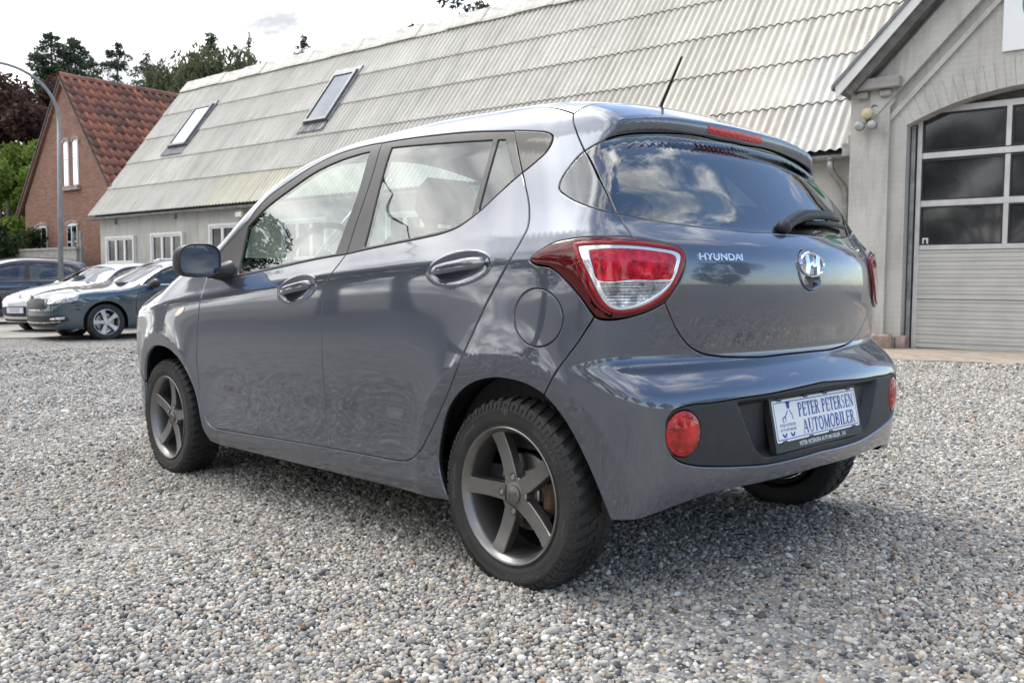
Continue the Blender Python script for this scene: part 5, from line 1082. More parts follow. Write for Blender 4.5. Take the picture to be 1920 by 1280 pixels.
def wheel(parent,x,y,side,ang,name='wheel'):
    # the wheel is one part of the car: tyre carcass is its mesh, everything else is below it
    R=Matrix.Rotation(math.radians(-ang),4,'Y'); Rz=Matrix.Rotation(0 if side>0 else math.pi,4,'Z')
    root=None
    for nm,mb,mt,au,ch in WP:
        for n2,m2,mt2,au2 in [(nm,mb,mt,au)]+list(ch):
            if n2 not in WM:
                me=m2.mesh(n2); 
                if au2: smooth(me); me.set_sharp_from_angle(angle=math.radians(au2))
                me.materials.append(M[mt2]); WM[n2]=me
            o=bpy.data.objects.new(name if root is None else n2.rstrip('0123'),WM[n2]); COL.objects.link(o)
            if root is None: root=o; o.parent=parent; o.matrix_local=Matrix.Translation((x,y,.2675))@Rz@R
            else:
                o.parent=root
                if n2=='sidewall_print' or n2=='tread': pass
                elif n2 in('brake_caliper',): o.matrix_local=R.inverted()
    return root
for x,y,s,a in((0,.725,1,-17),(2.385,.725,1,8),(0,-.725,-1,20),(2.385,-.725,-1,40)):
    w=wheel(car,x,y,s,a)
# ======================= the three cars parked across the yard =======================
def bg_wheel(parent,x,y,side,rad,w,spokes,mt,rimr):
    t=MB(); t.lathe([(rimr,-w/2),(rad*.93,-w/2),(rad,-w*.38),(rad,w*.38),(rad*.93,w/2),(rimr*1.02,w/2-.004),(rimr,w*.40)],40)
    me=t.mesh('wheel'); smooth(me); me.set_sharp_from_angle(angle=math.radians(40)); o=link('wheel',me,M['rubber'],parent); o.location=(x,y,rad); o.rotation_euler=(0,0,0 if side>0 else math.pi)
    r=MB(); r.lathe([(rimr,w*.42),(rimr*.95,w*.43),(rimr*.92,w*.30),(rimr*.88,-w*.3)],40); r.lathe([(0,w*.42),(rimr*.2,w*.42),(rimr*.24,w*.36),(rimr*.24,0)],24)
    for i in range(spokes):
        R=Matrix.Rotation(2*math.pi*i/spokes+.3,3,'Y'); V=[]
        for q,wd,yy in((.17,.16,.38),(.55,.15,.37),(.95,.25,.41)):
            for sx,d in((-1,-.07*w),(-.8,0),(.8,0),(1,-.07*w)): V.append(R@Vector((rimr*wd*sx,w*yy+d,rimr*q)))
        r.add(V,[(4*a+b,4*a+b+1,4*a+b+5,4*a+b+4) for a in range(2) for b in range(3)])
    r.build('rim',mt,o,auto=40); d=MB(); d.lathe([(0,.0),(rimr*.7,.0),(rimr*.72,-.02),(0,-.02)],30); d.build('brake_disc',M['steel'],o,auto=30); return o
def bg_car(root,B,pt,S):
    h=(.06,.03)
    arch=lambda xc:[(xc+B.RA*math.cos(a),B.ZW+B.RA*math.sin(a)) for a in np.linspace(-.25,math.pi+.25,19)]
    vb=.20; ws=B.topq(S['ws']); wsb=np.array([B.TF,0]); wsb[1]=B.topq([(S['wsx'][0],1e-6)])[0][1]; wst=np.array([B.TF,B.topq([(S['wsx'][1],1e-6)])[0][1]])
    rw=B.topq(S['rw']); rwb=np.array([B.TC,B.topq([(S['rwx'][0],1e-6)])[0][1]]); rwt=np.array([B.TC,B.topq([(S['rwx'][1],1e-6)])[0][1]])
    a0=B.sideq(arch(0)[::-1]); a1=B.sideq(arch(B.XW)[::-1])
    a0[0,1]=a0[-1,1]=vb; a1[0,1]=a1[-1,1]=vb
    WS=loop(np.vstack([[wsb],ws[:3]]),ws[2:],np.vstack([ws[-1:],[wst]]),[wst,wsb],h=.03)
    RW=loop(np.vstack([[rwb],rw]),np.vstack([rw[-1:],[rwt]]),[rwt,rwb],h=.03)
    outer=loop([(B.TC,vb),a0[0]],a0,[a0[-1],a1[0]],a1,[a1[-1],(B.TF,vb)],[(B.TF,vb),wsb],np.vstack([[wsb],ws[:3]]),ws[2:],np.vstack([ws[-1:],[wst]]),[wst,(B.TF,B.VT)],[(B.TF,B.VT),(B.TC,B.VT)],[(B.TC,B.VT),rwt],np.vstack([[rwt],rw[::-1]]),np.vstack([rw[:1],[rwb]]),[rwb,(B.TC,vb)],h=.03)
    poly=lambda pts,cast=B.sideq,hh=.02: loop(*[cast(s) for s in pts],h=hh)
    DLO=poly(S['dlo']); D1=poly(S['door1']); D2=poly(S['door2'])
    body=panel(B,'body',[outer,DLO,D1,D2],pt,root,'C',h=h,depth=.02,gap=.002,bev=.004)
    d1=panel(B,'front_door',[D1],pt,root,'LR',h=h,gap=.002,bev=.004); d2=panel(B,'rear_door',[D2],pt,root,'LR',h=h,gap=.002,bev=.004)
    panel(B,'window_frame',[DLO]+[poly(w) for w in S['panes']],M['trim'],root,'LR',h=h,off=-.003,gap=.001)
    for w in S['panes']: panel(B,'window_glass',[grow(poly(w),.01)],M['bgglass'],root,'LR',h=(.08,.05),off=-.012,edge=False)
    if S.get('strip') is not None:
        mb=MB(); P=np.array([p for s in S['dlo'] for p in s][:-1]); P=np.vstack([P,P[:1]]); P=B.side(smooth_line(P,.08)); n=B.grad(P); mb.tube([tuple(p) for p in P+n*.004],.011,6); mirror_pair('window_strip',mb,M['chrome'],(root,root),60)
    panel(B,'windscreen',[grow(WS,-.002)],[M['bgglass'],M['gap']],root,'C',h=(.08,.05),off=-.004)
    panel(B,'rear_window',[grow(RW,-.002)],[M['bgglass'],M['gap']],root,'C',h=(.08,.05),off=-.004)
    for nm,pts,mt,of in S['front']:
        q=poly(pts,B.frontq if nm not in('headlamp','fog_lamp') else (lambda s:np.vstack([B.frontq([p]) if len(p)==2 else B.sideq([p[:2]]) for p in s])))
        panel(B,nm,[q],[M[mt],M['gap']],root,'LR',h=(.03,.02),off=of,depth=.03)
    for nm,half,mt,of in S['centre']:
        q=B.frontq(half); q0=B.frontq([(1e-6,half[0][1]),(1e-6,half[-1][1])]); q0[:,0]=B.TF
        panel(B,nm,[loop(np.vstack([q0[:1],q,q0[1:]]),[q0[1],q0[0]],h=.02) if False else loop(*[np.vstack([a,b]) for a,b in zip(np.vstack([q0[:1],q,q0[1:]])[:-1],np.vstack([q0[:1],q,q0[1:]])[1:])],[q0[1],q0[0]],h=.02)],[M[mt],M['gap']],root,'C',h=(.03,.02),off=of,depth=.03)
    mx,my,mz=S['mirror']; mb=MB(); mb.ball((mx,my+.10,mz),(.07,.125,.085),16); mb.tube([(mx,my-.06,mz-.07),(mx,my+.08,mz-.05)],.03,8); mirror_pair('door_mirror',mb,M[S['mirmat']],(d1),60)
    for P_,(hx,hz) in zip((d1,d2),S['handles']):
        p=B.side([(hx-.11,hz),(hx,hz+.006),(hx+.11,hz)]); n=B.grad(p); mb=MB(); mb.tube([tuple(a+c*o) for a,c,o in zip(p,n,(.0,.035,.0))],.014,8); mirror_pair('door_handle',mb,pt,P_,60)
    mb=MB(); mb.box((B.XW/2,0,.30),(B.XW*1.55,1.1,.14)); mb.box((B.XW/2,0,.36),(B.XW-.8,1.5,.1)); mb.box((B.XW/2+.0,0,.62),(2.6,1.35,.3)); 
    for xc in(0,B.XW):
        for s in(1,-1): mb.prism([(xc+(B.RA+.03)*math.cos(a),B.ZW+(B.RA+.03)*math.sin(a)) for a in np.linspace(-.3,math.pi+.3,16)],1,s*.56,s*.60)
    mb.build('underbody',M['liner'],root)
    mb=MB()
    for y in(.38,-.38): mb.box((1.35,y,.95),(.16,.46,.62),R=Matrix.Rotation(-.24,3,'Y'),bev=.06); mb.box((1.25,y,1.26),(.10,.26,.16),bev=.04)
    mb.box((.35,0,.95),(.16,1.25,.5),bev=.06); mb.box((B.XW-.55,0,.90),(.5,1.35,.22),bev=.06); mb.build('seats',M['cabin'],root,auto=40)
    for xc in(0,B.XW):
        for s in(1,-1): bg_wheel(root,xc,s*(S['halfw']-.11),s,S['wr'],.205,S['spokes'],M[S['rimmat']],S['rimr'])
M['bgglass']=glass('car_glass',(.42,.47,.46),2.0); M['silverrim']=mat('silver_alloy',(.62,.63,.65),.3,.8,build=lambda t,b:noise_col(t,b,(.58,.59,.61),(.66,.67,.69),7))
M['teal']=paint('dark_petrol_paint',(.030,.062,.085),.5,.35,False); M['pearl']=paint('silver_white_paint',(.60,.62,.65),.35,.35,False); M['navy']=paint('dark_navy_paint',(.012,.016,.032),.4,.3,False)
M['tealplain']=M['teal']; M['pearlplain']=M['pearl']; M['navyplain']=M['navy']
def body_tables(L_r,L_f,hw,H,wb,wr,nose,deck,zt,sag=.15):
    return dict(PX0=.3,PX1=wb*.5,XW=wb,ZW=wr,RA=wr+.045,rt=.16,gt=.04,sag=sag,kr=.22,kf=.28,fs=.20,
     W=table([(.10,hw-.12),(.2,hw-.045),(.3,hw-.02),(.5,hw-.01),(.74,hw),(.86,hw-.006),(.93,hw-.03),(1.0,hw-.075),(1.2,hw-.18),(1.42,hw-.30),(1.55,hw-.37)],.012,.1,1.55),
     XR=table(deck,.02,.15,1.6),ZT=table(zt,.025,-1.2,wb+1.1),CW=table([(-1.2,.16),(0,.20),(1.2,.20),(2.0,.24),(wb,.14),(wb+.9,.16)],.05,-1.2,wb+1.),XF=table(nose,.02,.15,1.2))
# dark petrol estate
OB=Body(**body_tables(1.08,.9,.905,1.47,2.686,.316,[(.15,3.44),(.3,3.56),(.5,3.59),(.62,3.585),(.74,3.555),(.85,3.46),(1.0,3.3)],[(.2,-.98),(.4,-1.05),(.6,-1.08),(.85,-1.06),(1.0,-1.02),(1.1,-.96),(1.35,-.72),(1.5,-.5)],[(-1.1,1.28),(-.7,1.40),(0,1.465),(.7,1.475),(1.2,1.45),(1.55,1.375),(2.0,1.175),(2.33,1.03),(2.5,.985),(2.9,.94),(3.25,.885),(3.45,.82),(3.55,.74),(3.62,.6)]))
oct_=empty('estate_car',(0,0,0),0,'dark petrol estate car with silver wheels parked on the far side of the yard','car')
bg_car(oct_,OB,M['teal'],dict(halfw=.905,wr=.316,rimr=.222,spokes=5,rimmat='silverrim',mirror=(1.86,.90,.985),mirmat='trim',handles=((1.02,.86),(.06,.88)),strip=1,
 ws=[(2.30,.30),(2.22,.55),(2.10,.70),(1.80,.66),(1.55,.60),(1.50,.3)],wsx=(2.34,1.47),rw=[(-.95,.45),(-.88,.62),(-.66,.56),(-.60,.3)],rwx=(-.98,-.58),
 dlo=[[(2.06,.955),(1.2,.965),(.2,.985),(-.35,1.02)],[(-.35,1.02),(-.62,1.12),(-.66,1.20)],[(-.66,1.20),(-.45,1.31),(.1,1.365),(.8,1.385),(1.2,1.36)],[(1.2,1.36),(1.6,1.24),(2.06,.955)]],
 door1=[[(2.02,.92),(1.45,.925),(.93,.935)],[(.93,.935),(.95,.6),(.93,.32)],[(.93,.32),(1.5,.30),(2.05,.30)],[(2.05,.30),(2.16,.45),(2.15,.75),(2.02,.92)]],
 door2=[[(.91,.935),(.3,.945),(-.22,.965)],[(-.22,.965),(-.10,.78),(.12,.62),(.30,.45),(.36,.33)],[(.36,.33),(.6,.32),(.91,.32)],[(.91,.32),(.93,.6),(.91,.935)]],
 panes=[[[(1.98,.985),(1.5,.99),(.97,.995)],[(.97,.995),(.96,1.2),(.93,1.345)],[(.93,1.345),(1.2,1.33),(1.55,1.22),(1.98,.985)]],[[(.87,.995),(.3,1.005),(-.12,1.02)],[(-.12,1.02),(-.10,1.2),(-.05,1.32)],[(-.05,1.32),(.4,1.345),(.83,1.345)],[(.83,1.345),(.86,1.2),(.87,.995)]],[[(-.20,1.03),(-.40,1.07),(-.56,1.17)],[(-.56,1.17),(-.4,1.26),(-.14,1.31)],[(-.14,1.31),(-.18,1.2),(-.20,1.03)]]],
 front=[('headlamp',[[(.52,.70),(.60,.765),(.72,.775)],[(.72,.775),(3.10,.79,0)],[(3.10,.79,0),(3.18,.68,0),(3.30,.66,0)],[(3.30,.66,0),(.66,.64)],[(.66,.64),(.52,.63)],[(.52,.63),(.52,.70)]],'lamp_clear',.004),
        ('fog_lamp',[[(.58,.40),(.78,.43)],[(.78,.43),(.78,.38)],[(.78,.38),(.58,.36)],[(.58,.36),(.58,.40)]],'lamp_clear',.008)],
 centre=[('grille',[(.20,.735),(.40,.72),(.44,.66),(.38,.555),(.20,.545)],'black',.004),('lower_intake',[(.40,.44),(.78,.45),(.80,.36),(.60,.25),(.3,.24)],'black',.003),('bumper_strip',[(.40,.325),(.74,.345),(.74,.332),(.40,.310)],'chrome',.008)]))
for s in(1,-1):
    mb=MB(); mb.tube([(-.55,s*.545,1.395),(-.45,s*.55,1.44),(.2,s*.575,1.475),(.8,s*.575,1.485),(1.1,s*.56,1.475),(1.2,s*.55,1.43)],.016,8); mb.build('roof_rail',M['chrome'],oct_,True)
mb=MB(); mb.lathe([(0,3.625),(.03,3.622),(.045,3.612),(.045,3.58)],24,0,c=(0,0,.775)); mb.build('bonnet_badge',M['chrome'],oct_,auto=40)
oct_.location=(15.17,-5.64,.10); oct_.rotation_euler=(0,0,math.radians(92))
# silver white hatchback behind it
PB=Body(**body_tables(.8,.85,.87,1.47,2.54,.30,[(.15,3.20),(.3,3.32),(.5,3.36),(.62,3.35),(.74,3.28),(.85,3.12),(1.0,2.9)],[(.2,-.65),(.4,-.70),(.6,-.72),(.85,-.70),(1.0,-.66),(1.1,-.58),(1.35,-.38),(1.5,-.2)],[(-.8,1.22),(-.4,1.38),(.2,1.465),(.8,1.475),(1.2,1.44),(1.5,1.36),(1.9,1.18),(2.3,1.03),(2.5,.98),(2.8,.92),(3.05,.84),(3.22,.75),(3.32,.66),(3.4,.5)]))
sil=empty('hatchback_car',(0,0,0),0,'silver white hatchback with a white plate, between the navy car and the petrol estate','car')
small=dict(halfw=.87,wr=.30,rimr=.21,spokes=7,rimmat='silverrim',mirror=(1.78,.865,.98),mirmat='pearlplain',handles=((.98,.86),(.10,.89)),strip=None,
 ws=[(2.24,.30),(2.16,.53),(2.05,.68),(1.75,.63),(1.48,.57),(1.43,.3)],wsx=(2.28,1.40),rw=[(-.52,.40),(-.48,.58),(-.30,.52),(-.24,.3)],rwx=(-.54,-.22),
 dlo=[[(2.0,.955),(1.2,.97),(.3,1.0),(-.10,1.05)],[(-.10,1.05),(-.24,1.14),(-.22,1.22)],[(-.22,1.22),(.1,1.34),(.8,1.375),(1.15,1.35)],[(1.15,1.35),(1.55,1.22),(2.0,.955)]],
 door1=[[(1.96,.92),(1.4,.93),(.91,.94)],[(.91,.94),(.93,.6),(.91,.31)],[(.91,.31),(1.4,.29),(1.92,.29)],[(1.92,.29),(2.04,.45),(2.05,.75),(1.96,.92)]],
 door2=[[(.89,.94),(.4,.955),(-.05,.98)],[(-.05,.98),(.0,.78),(.18,.62),(.32,.45),(.38,.32)],[(.38,.32),(.6,.31),(.89,.31)],[(.89,.31),(.91,.6),(.89,.94)]],
 panes=[[[(1.92,.985),(1.4,.995),(.95,1.0)],[(.95,1.0),(.93,1.2),(.90,1.335)],[(.90,1.335),(1.15,1.31),(1.5,1.21),(1.92,.985)]],[[(.85,1.0),(.4,1.015),(.02,1.06)],[(.02,1.06),(-.12,1.15),(.0,1.27)],[(.0,1.27),(.4,1.335),(.81,1.335)],[(.81,1.335),(.84,1.2),(.85,1.0)]]],
 front=[('headlamp',[[(.46,.66),(.58,.72),(.70,.735)],[(.70,.735),(2.80,.80,0)],[(2.80,.80,0),(2.95,.70,0),(3.06,.62,0)],[(3.06,.62,0),(.62,.59)],[(.62,.59),(.46,.60)],[(.46,.60),(.46,.66)]],'lamp_clear',.004)],
 centre=[('grille',[(.25,.53),(.55,.52),(.60,.46),(.55,.34),(.25,.32)],'black',.004),('lower_intake',[(.3,.27),(.62,.28),(.60,.23),(.3,.22)],'black',.003)])
bg_car(sil,PB,M['pearl'],small)
mb=MB(); mb.box((3.385,0,.45),(.02,.52,.115)); pp=mb.build('number_plate',M['plate'],sil); mb=MB()
for s,zz in(('PETER PETERSEN',.475),('AUTOMOBILER',.43)): v,f=text_geo(s,.045,0,1); mb.add(np.stack([np.full(len(v),3.3965),v[:,0],v[:,1]+zz],-1),f)
mb.build('plate_print',M['blue_txt'],pp); mb=MB(); mb.ball((3.275,0,.735),(.02,.05,.055),12); mb.build('bonnet_badge',M['chrome'],sil,True)
sil.location=(19.05,-5.75,.15); sil.rotation_euler=(0,0,math.radians(108))
nav=empty('dark_car',(0,0,0),0,'dark navy car at the far left of the parked row, partly out of view','car')
small2=dict(small); small2.update(mirmat='navyplain'); NBd=Body(**body_tables(.8,.85,.88,1.5,2.54,.31,[(.15,3.20),(.3,3.32),(.5,3.36),(.62,3.35),(.74,3.30),(.9,3.16),(1.0,3.0)],[(.2,-.65),(.4,-.70),(.6,-.72),(.85,-.70),(1.0,-.66),(1.1,-.58),(1.35,-.38),(1.5,-.2)],[(-.8,1.24),(-.4,1.40),(.2,1.49),(.8,1.5),(1.2,1.465),(1.5,1.385),(1.9,1.20),(2.3,1.05),(2.5,1.0),(2.8,.94),(3.05,.86),(3.25,.72),(3.4,.5)]))
bg_car(nav,NBd,M['navy'],small2); nav.location=(23.0,-5.0,.18); nav.rotation_euler=(0,0,math.radians(84)); nav.scale=(1.13,1.13,1.13)
# ======================= ground, gravel, trees =======================
def gz(x): return .012*np.maximum(np.asarray(x,float)-5,0)*np.clip((45-np.asarray(x,float))/20,0,1)
def _ground(t,b):
    ge=_n(t,'ShaderNodeNewGeometry'); v=_n(t,'ShaderNodeTexVoronoi',i_Scale=40.); t.links.new(ge.outputs['Position'],v.inputs['Vector'])
    w=_n(t,'ShaderNodeTexWhiteNoise',noise_dimensions='3D'); t.links.new(v.outputs['Position'],w.inputs['Vector'])
    r=_n(t,'ShaderNodeValToRGB'); e=r.color_ramp.elements; e[0].color=(.05,.05,.052,1); e[1].color=(.52,.50,.47,1)
    for p,c in((.15,(.12,.12,.125)),(.4,(.25,.245,.235)),(.6,(.30,.285,.26)),(.8,(.33,.29,.24)),(.9,(.42,.40,.38))): x=e.new(p); x.color=(*c,1)
    t.links.new(w.outputs['Value'],r.inputs[0])
    n=_n(t,'ShaderNodeTexNoise',i_Scale=.35,i_Detail=7.,i_Roughness=.6); t.links.new(ge.outputs['Position'],n.inputs['Vector']); q=_n(t,'ShaderNodeMapRange'); q.inputs['To Min'].default_value=.75; q.inputs['To Max'].default_value=1.2; t.links.new(n.outputs['Fac'],q.inputs['Value'])
    m=_n(t,'ShaderNodeMix',data_type='RGBA',blend_type='MULTIPLY'); m.inputs['Factor'].default_value=1; t.links.new(r.outputs[0],m.inputs[6]); t.links.new(q.outputs[0],m.inputs[7]); t.links.new(m.outputs[2],b.inputs['Base Color'])
    iv=_n(t,'ShaderNodeMath',operation='SUBTRACT'); iv.inputs[0].default_value=1; t.links.new(v.outputs['Distance'],iv.inputs[1]); bump(t,b,iv.outputs[0],.9,.012)
gm=mat('gravel_ground',(.26,.25,.24),.95,spec=.15,build=_ground)
xs=np.concatenate([[-300,-60,-15],np.linspace(-5,45,21),[60,300]]); V=[(x,y,float(gz(x))) for x in xs for y in(-300,-40,-10,0,10,40,300)]; ny=7
me=bpy.data.meshes.new('ground'); me.from_pydata(V,[],[(i*ny+j,(i+1)*ny+j,(i+1)*ny+j+1,i*ny+j+1) for i in range(len(xs)-1) for j in range(ny-1)]); tag(link('ground',me,gm),kind='structure')
# paved strips: where the row of cars stands, and the apron at the arched door
rr2=random.Random(5); mb=MB(); P=[]
for k in range(60): q=-14+40*k/59; d_=15.75+rr2.uniform(-.06,.06)+.10*math.sin(q); P.append((-1.845+.7265*d_+.686*q,2.514-.6851*d_+.727*q))
Q_=[(x+.7265*9,y-.6851*9) for x,y in P]; V=[(x,y,float(gz(x))+.012) for x,y in P+Q_]; mb.add(V,[(i,60+i,61+i,i+1) for i in range(59)])
tag(mb.build('parking_strip',mat('worn_tarmac',(.3,.28,.25),.9,build=lambda t,b:noise_col(t,b,(.25,.235,.21),(.37,.35,.31),3,9)),None),kind='structure')
mb=MB(); top=[(-.75+.02*rr2.uniform(-1,1)-.0*k,.26-2.35*k/12) for k in range(13)]; bot=[(-.75+5.2*k/20,-2.1+.10*rr2.uniform(-1,1)) for k in range(21)]; right=[(4.45,.26)]
poly=top+bot+right; mb.add([(x,y,.025+.0187*x) for x,y in poly]+[(x,y,-.1+.0187*x) for x,y in poly],[tuple(range(len(poly)))]+[(i,len(poly)+i,len(poly)+(i+1)%len(poly),(i+1)%len(poly)) for i in range(len(poly))])
ap=mb.build('door_apron',mat('sandy_concrete',(.36,.30,.24),.9,build=lambda t,b:noise_col(t,b,(.27,.225,.18),(.43,.37,.30),6,9)),None); ap.matrix_world=BM; tag(ap,kind='structure')
# loose stones
stones=bpy.data.collections.new('stone_kinds')
def _stone(t,b):
    a=_n(t,'ShaderNodeAttribute',attribute_type='INSTANCER',attribute_name='col'); tc=_n(t,'ShaderNodeTexCoord'); oi=_n(t,'ShaderNodeObjectInfo'); va=_n(t,'ShaderNodeVectorMath',operation='ADD'); t.links.new(tc.outputs['Object'],va.inputs[0]); t.links.new(oi.outputs['Location'],va.inputs[1])
    n=_n(t,'ShaderNodeTexNoise',i_Scale=2.2,i_Detail=4.); t.links.new(va.outputs[0],n.inputs['Vector']); q=_n(t,'ShaderNodeMapRange'); q.inputs['To Min'].default_value=.65; q.inputs['To Max'].default_value=1.3; t.links.new(n.outputs['Fac'],q.inputs['Value'])
    m=_n(t,'ShaderNodeMix',data_type='RGBA',blend_type='MULTIPLY'); m.inputs['Factor'].default_value=1; t.links.new(a.outputs['Color'],m.inputs[6]); t.links.new(q.outputs[0],m.inputs[7]); t.links.new(m.outputs[2],b.inputs['Base Color'])
stm=mat('pebble_stone',(.3,.3,.3),.72,spec=.35,build=_stone)
rs_=np.random.default_rng(4)
for k in range(9):
    bm=bmesh.new(); bmesh.ops.create_icosphere(bm,subdivisions=2,radius=.5); ax=rs_.uniform(.75,1.25,3)*(1,.85,.62); d=[rs_.normal(size=3) for _ in range(5)]
    for v in bm.verts:
        p=np.array(v.co); n=p/np.linalg.norm(p); s=1.
        for q in d: q_=q/np.linalg.norm(q); s-=.16*max(0,n@q_-.45)/.55      # worn facets
        v.co=Vector(p*s*ax)
    me=bpy.data.meshes.new('pebble'); bm.to_mesh(me); bm.free(); smooth(me); me.materials.append(stm); o=bpy.data.objects.new('pebble',me); stones.objects.link(o)
cxy=np.array((-1.8451,2.5143)); hd=math.atan2(-.6851,.7265)
def scatter(r0,r1,sp,size,half=.86):
    ext=np.arange(-r1,r1,sp); X,Y=np.meshgrid(ext,ext); q=np.stack([X.ravel(),Y.ravel()],-1)+RNG.uniform(-.5,.5,(X.size,2))*sp*.95
    r=np.hypot(q[:,0],q[:,1]); a=np.arctan2(q[:,1],q[:,0])-hd; a=(a+math.pi)%(2*math.pi)-math.pi
    k=(r>=r0)&(r<r1)&((np.abs(a)<half)|(r<2.0)); q=q[k]; r=r[k]; return q+cxy,size*RNG.lognormal(0,.26,len(q)),r
parts=[scatter(.5,3.4,.0098,.0140,.78),scatter(3.4,6.4,.0118,.0155,.70),scatter(6.4,10.5,.0195,.0195,.68),scatter(10.5,14.6,.032,.027,.66)]
q=np.vstack([p[0] for p in parts]); s=np.concatenate([p[1] for p in parts])
# nothing under the apron or inside the workshop
loc=np.array([BM.inverted()@Vector((a,b,0)) for a,b in q[::1]])[:, :2] if False else None
bi=np.array(BM.inverted()); lx=bi[0,0]*q[:,0]+bi[0,1]*q[:,1]+bi[0,3]; ly=bi[1,0]*q[:,0]+bi[1,1]*q[:,1]+bi[1,3]
k=~((lx>-.80)&(ly>-2.08)); q=q[k]; s=s[k]
und=.010*np.sin(q[:,0]*2.1+1.)*np.sin(q[:,1]*1.7)+.006*np.sin(q[:,0]*5.3+q[:,1]*3.1)
z=gz(q[:,0])+s*RNG.uniform(.05,.34,len(q))+np.maximum(und,-.006)
pal=np.array([(.31,.31,.31),(.39,.38,.365),(.23,.232,.238),(.48,.465,.44),(.64,.63,.61),(.36,.315,.27),(.42,.345,.275),(.085,.088,.095),(.33,.20,.125),(.30,.275,.265),(.53,.495,.45),(.37,.29,.265)])
pr=np.array([.17,.17,.14,.13,.09,.08,.05,.06,.007,.06,.05,.012]); pr/=pr.sum()
col=pal[RNG.choice(len(pal),len(q),p=pr)]*RNG.uniform(.78,1.2,(len(q),1))*np.array((1.02,1.0,.945)); col=np.c_[np.clip(col,0,.75),np.ones(len(q))]
me=bpy.data.meshes.new('gravel'); me.vertices.add(len(q)); me.vertices.foreach_set('co',np.c_[q,z].astype('f').ravel())
at=me.attributes.new('col','FLOAT_COLOR','POINT'); at.data.foreach_set('color',col.astype('f').ravel())
at=me.attributes.new('scl','FLOAT','POINT'); at.data.foreach_set('value',s.astype('f'))
at=me.attributes.new('rot','FLOAT_VECTOR','POINT'); at.data.foreach_set('vector',np.c_[RNG.normal(0,.45,(len(q),2)),RNG.uniform(0,6.28,len(q))].astype('f').ravel())
at=me.attributes.new('pick','INT','POINT'); at.data.foreach_set('value',RNG.integers(0,9,len(q)).astype('i'))
gr_=link('gravel',me,None); tag(gr_,kind='stuff')
ng=bpy.data.node_groups.new('scatter_stones','GeometryNodeTree'); ng.interface.new_socket('Geometry',in_out='INPUT',socket_type='NodeSocketGeometry'); ng.interface.new_socket('Geometry',in_out='OUTPUT',socket_type='NodeSocketGeometry')
gi=ng.nodes.new('NodeGroupInput'); go=ng.nodes.new('NodeGroupOutput'); ip=ng.nodes.new('GeometryNodeInstanceOnPoints'); ci=ng.nodes.new('GeometryNodeCollectionInfo'); ci.inputs['Collection'].default_value=stones; ci.inputs['Separate Children'].default_value=True; ci.inputs['Reset Children'].default_value=True
def na(n,t):
    a=ng.nodes.new('GeometryNodeInputNamedAttribute'); a.data_type=t; a.inputs['Name'].default_value=n; return a.outputs['Attribute']
ng.links.new(gi.outputs[0],ip.inputs['Points']); ng.links.new(ci.outputs[0],ip.inputs['Instance']); ip.inputs['Pick Instance'].default_value=True
ng.links.new(na('pick','INT'),ip.inputs['Instance Index']); ng.links.new(na('rot','FLOAT_VECTOR'),ip.inputs['Rotation']); ng.links.new(na('scl','FLOAT'),ip.inputs['Scale']); ng.links.new(ip.outputs[0],go.inputs[0])
md=gr_.modifiers.new('stones','NODES'); md.node_group=ng
# ---- trees
def leafmat(name,c1,c2,scale=1.2,trans=.25):
    def bld(t,b):
        n,r=noise_col(t,b,c1,c2,scale,4,.3,.7); b.inputs['Transmission Weight'].default_value=0
        o=t.nodes['Material Output']; tr=_n(t,'ShaderNodeBsdfTranslucent'); mx=_n(t,'ShaderNodeMixShader'); mx.inputs[0].default_value=trans; t.links.new(r.outputs[0],tr.inputs[0]); t.links.new(b.outputs[0],mx.inputs[1]); t.links.new(tr.outputs[0],mx.inputs[2]); t.links.new(mx.outputs[0],o.inputs[0])
    return mat(name,c1,.7,spec=.25,build=bld)
M['beech']=leafmat('copper_beech_leaf',(.032,.019,.018),(.11,.055,.042)); M['green']=leafmat('bright_green_leaf',(.11,.17,.03),(.24,.32,.065),.9,.35); M['fir']=leafmat('conifer_needle',(.042,.068,.045),(.12,.155,.10)); M['willow']=leafmat('willow_leaf',(.07,.085,.042),(.145,.16,.085)); M['oak']=leafmat('mid_green_leaf',(.025,.043,.016),(.07,.095,.034)); M['dull']=leafmat('dull_olive_leaf',(.05,.055,.03),(.09,.09,.045))
M['bark']=mat('rough_bark',(.07,.055,.045),.95,build=lambda t,b:noise_col(t,b,(.04,.032,.027),(.10,.08,.065),6))
def leaf_geo(cen,size,rng,droop=0.,asp=.55):
    n=len(cen); d=rng.normal(size=(n,3)); d[:,2]=d[:,2]*(1-droop)-droop*2; d/=np.linalg.norm(d,axis=1,keepdims=True); e=np.cross(d,rng.normal(size=(n,3))); e/=np.linalg.norm(e,axis=1,keepdims=True)
    s=(size*rng.uniform(.6,1.4,n))[:,None]; V=np.stack([cen-d*s*.5,cen+e*s*asp*.5,cen+d*s*.5,cen-e*s*asp*.5],1).reshape(-1,3); return V,np.arange(4*n).reshape(-1,4)
def leaf_obj(name,cen,size,m,parent,rng,droop=0.,asp=.55):
    V,F_=leaf_geo(cen,size,rng,droop,asp); me=bpy.data.meshes.new(name); me.vertices.add(len(V)); me.vertices.foreach_set('co',V.astype('f').ravel()); me.loops.add(F_.size); me.loops.foreach_set('vertex_index',F_.astype('i').ravel()); me.polygons.add(len(F_)); me.polygons.foreach_set('loop_start',np.arange(0,F_.size,4).astype('i')); me.update(calc_edges=True); return link(name,me,m,parent)
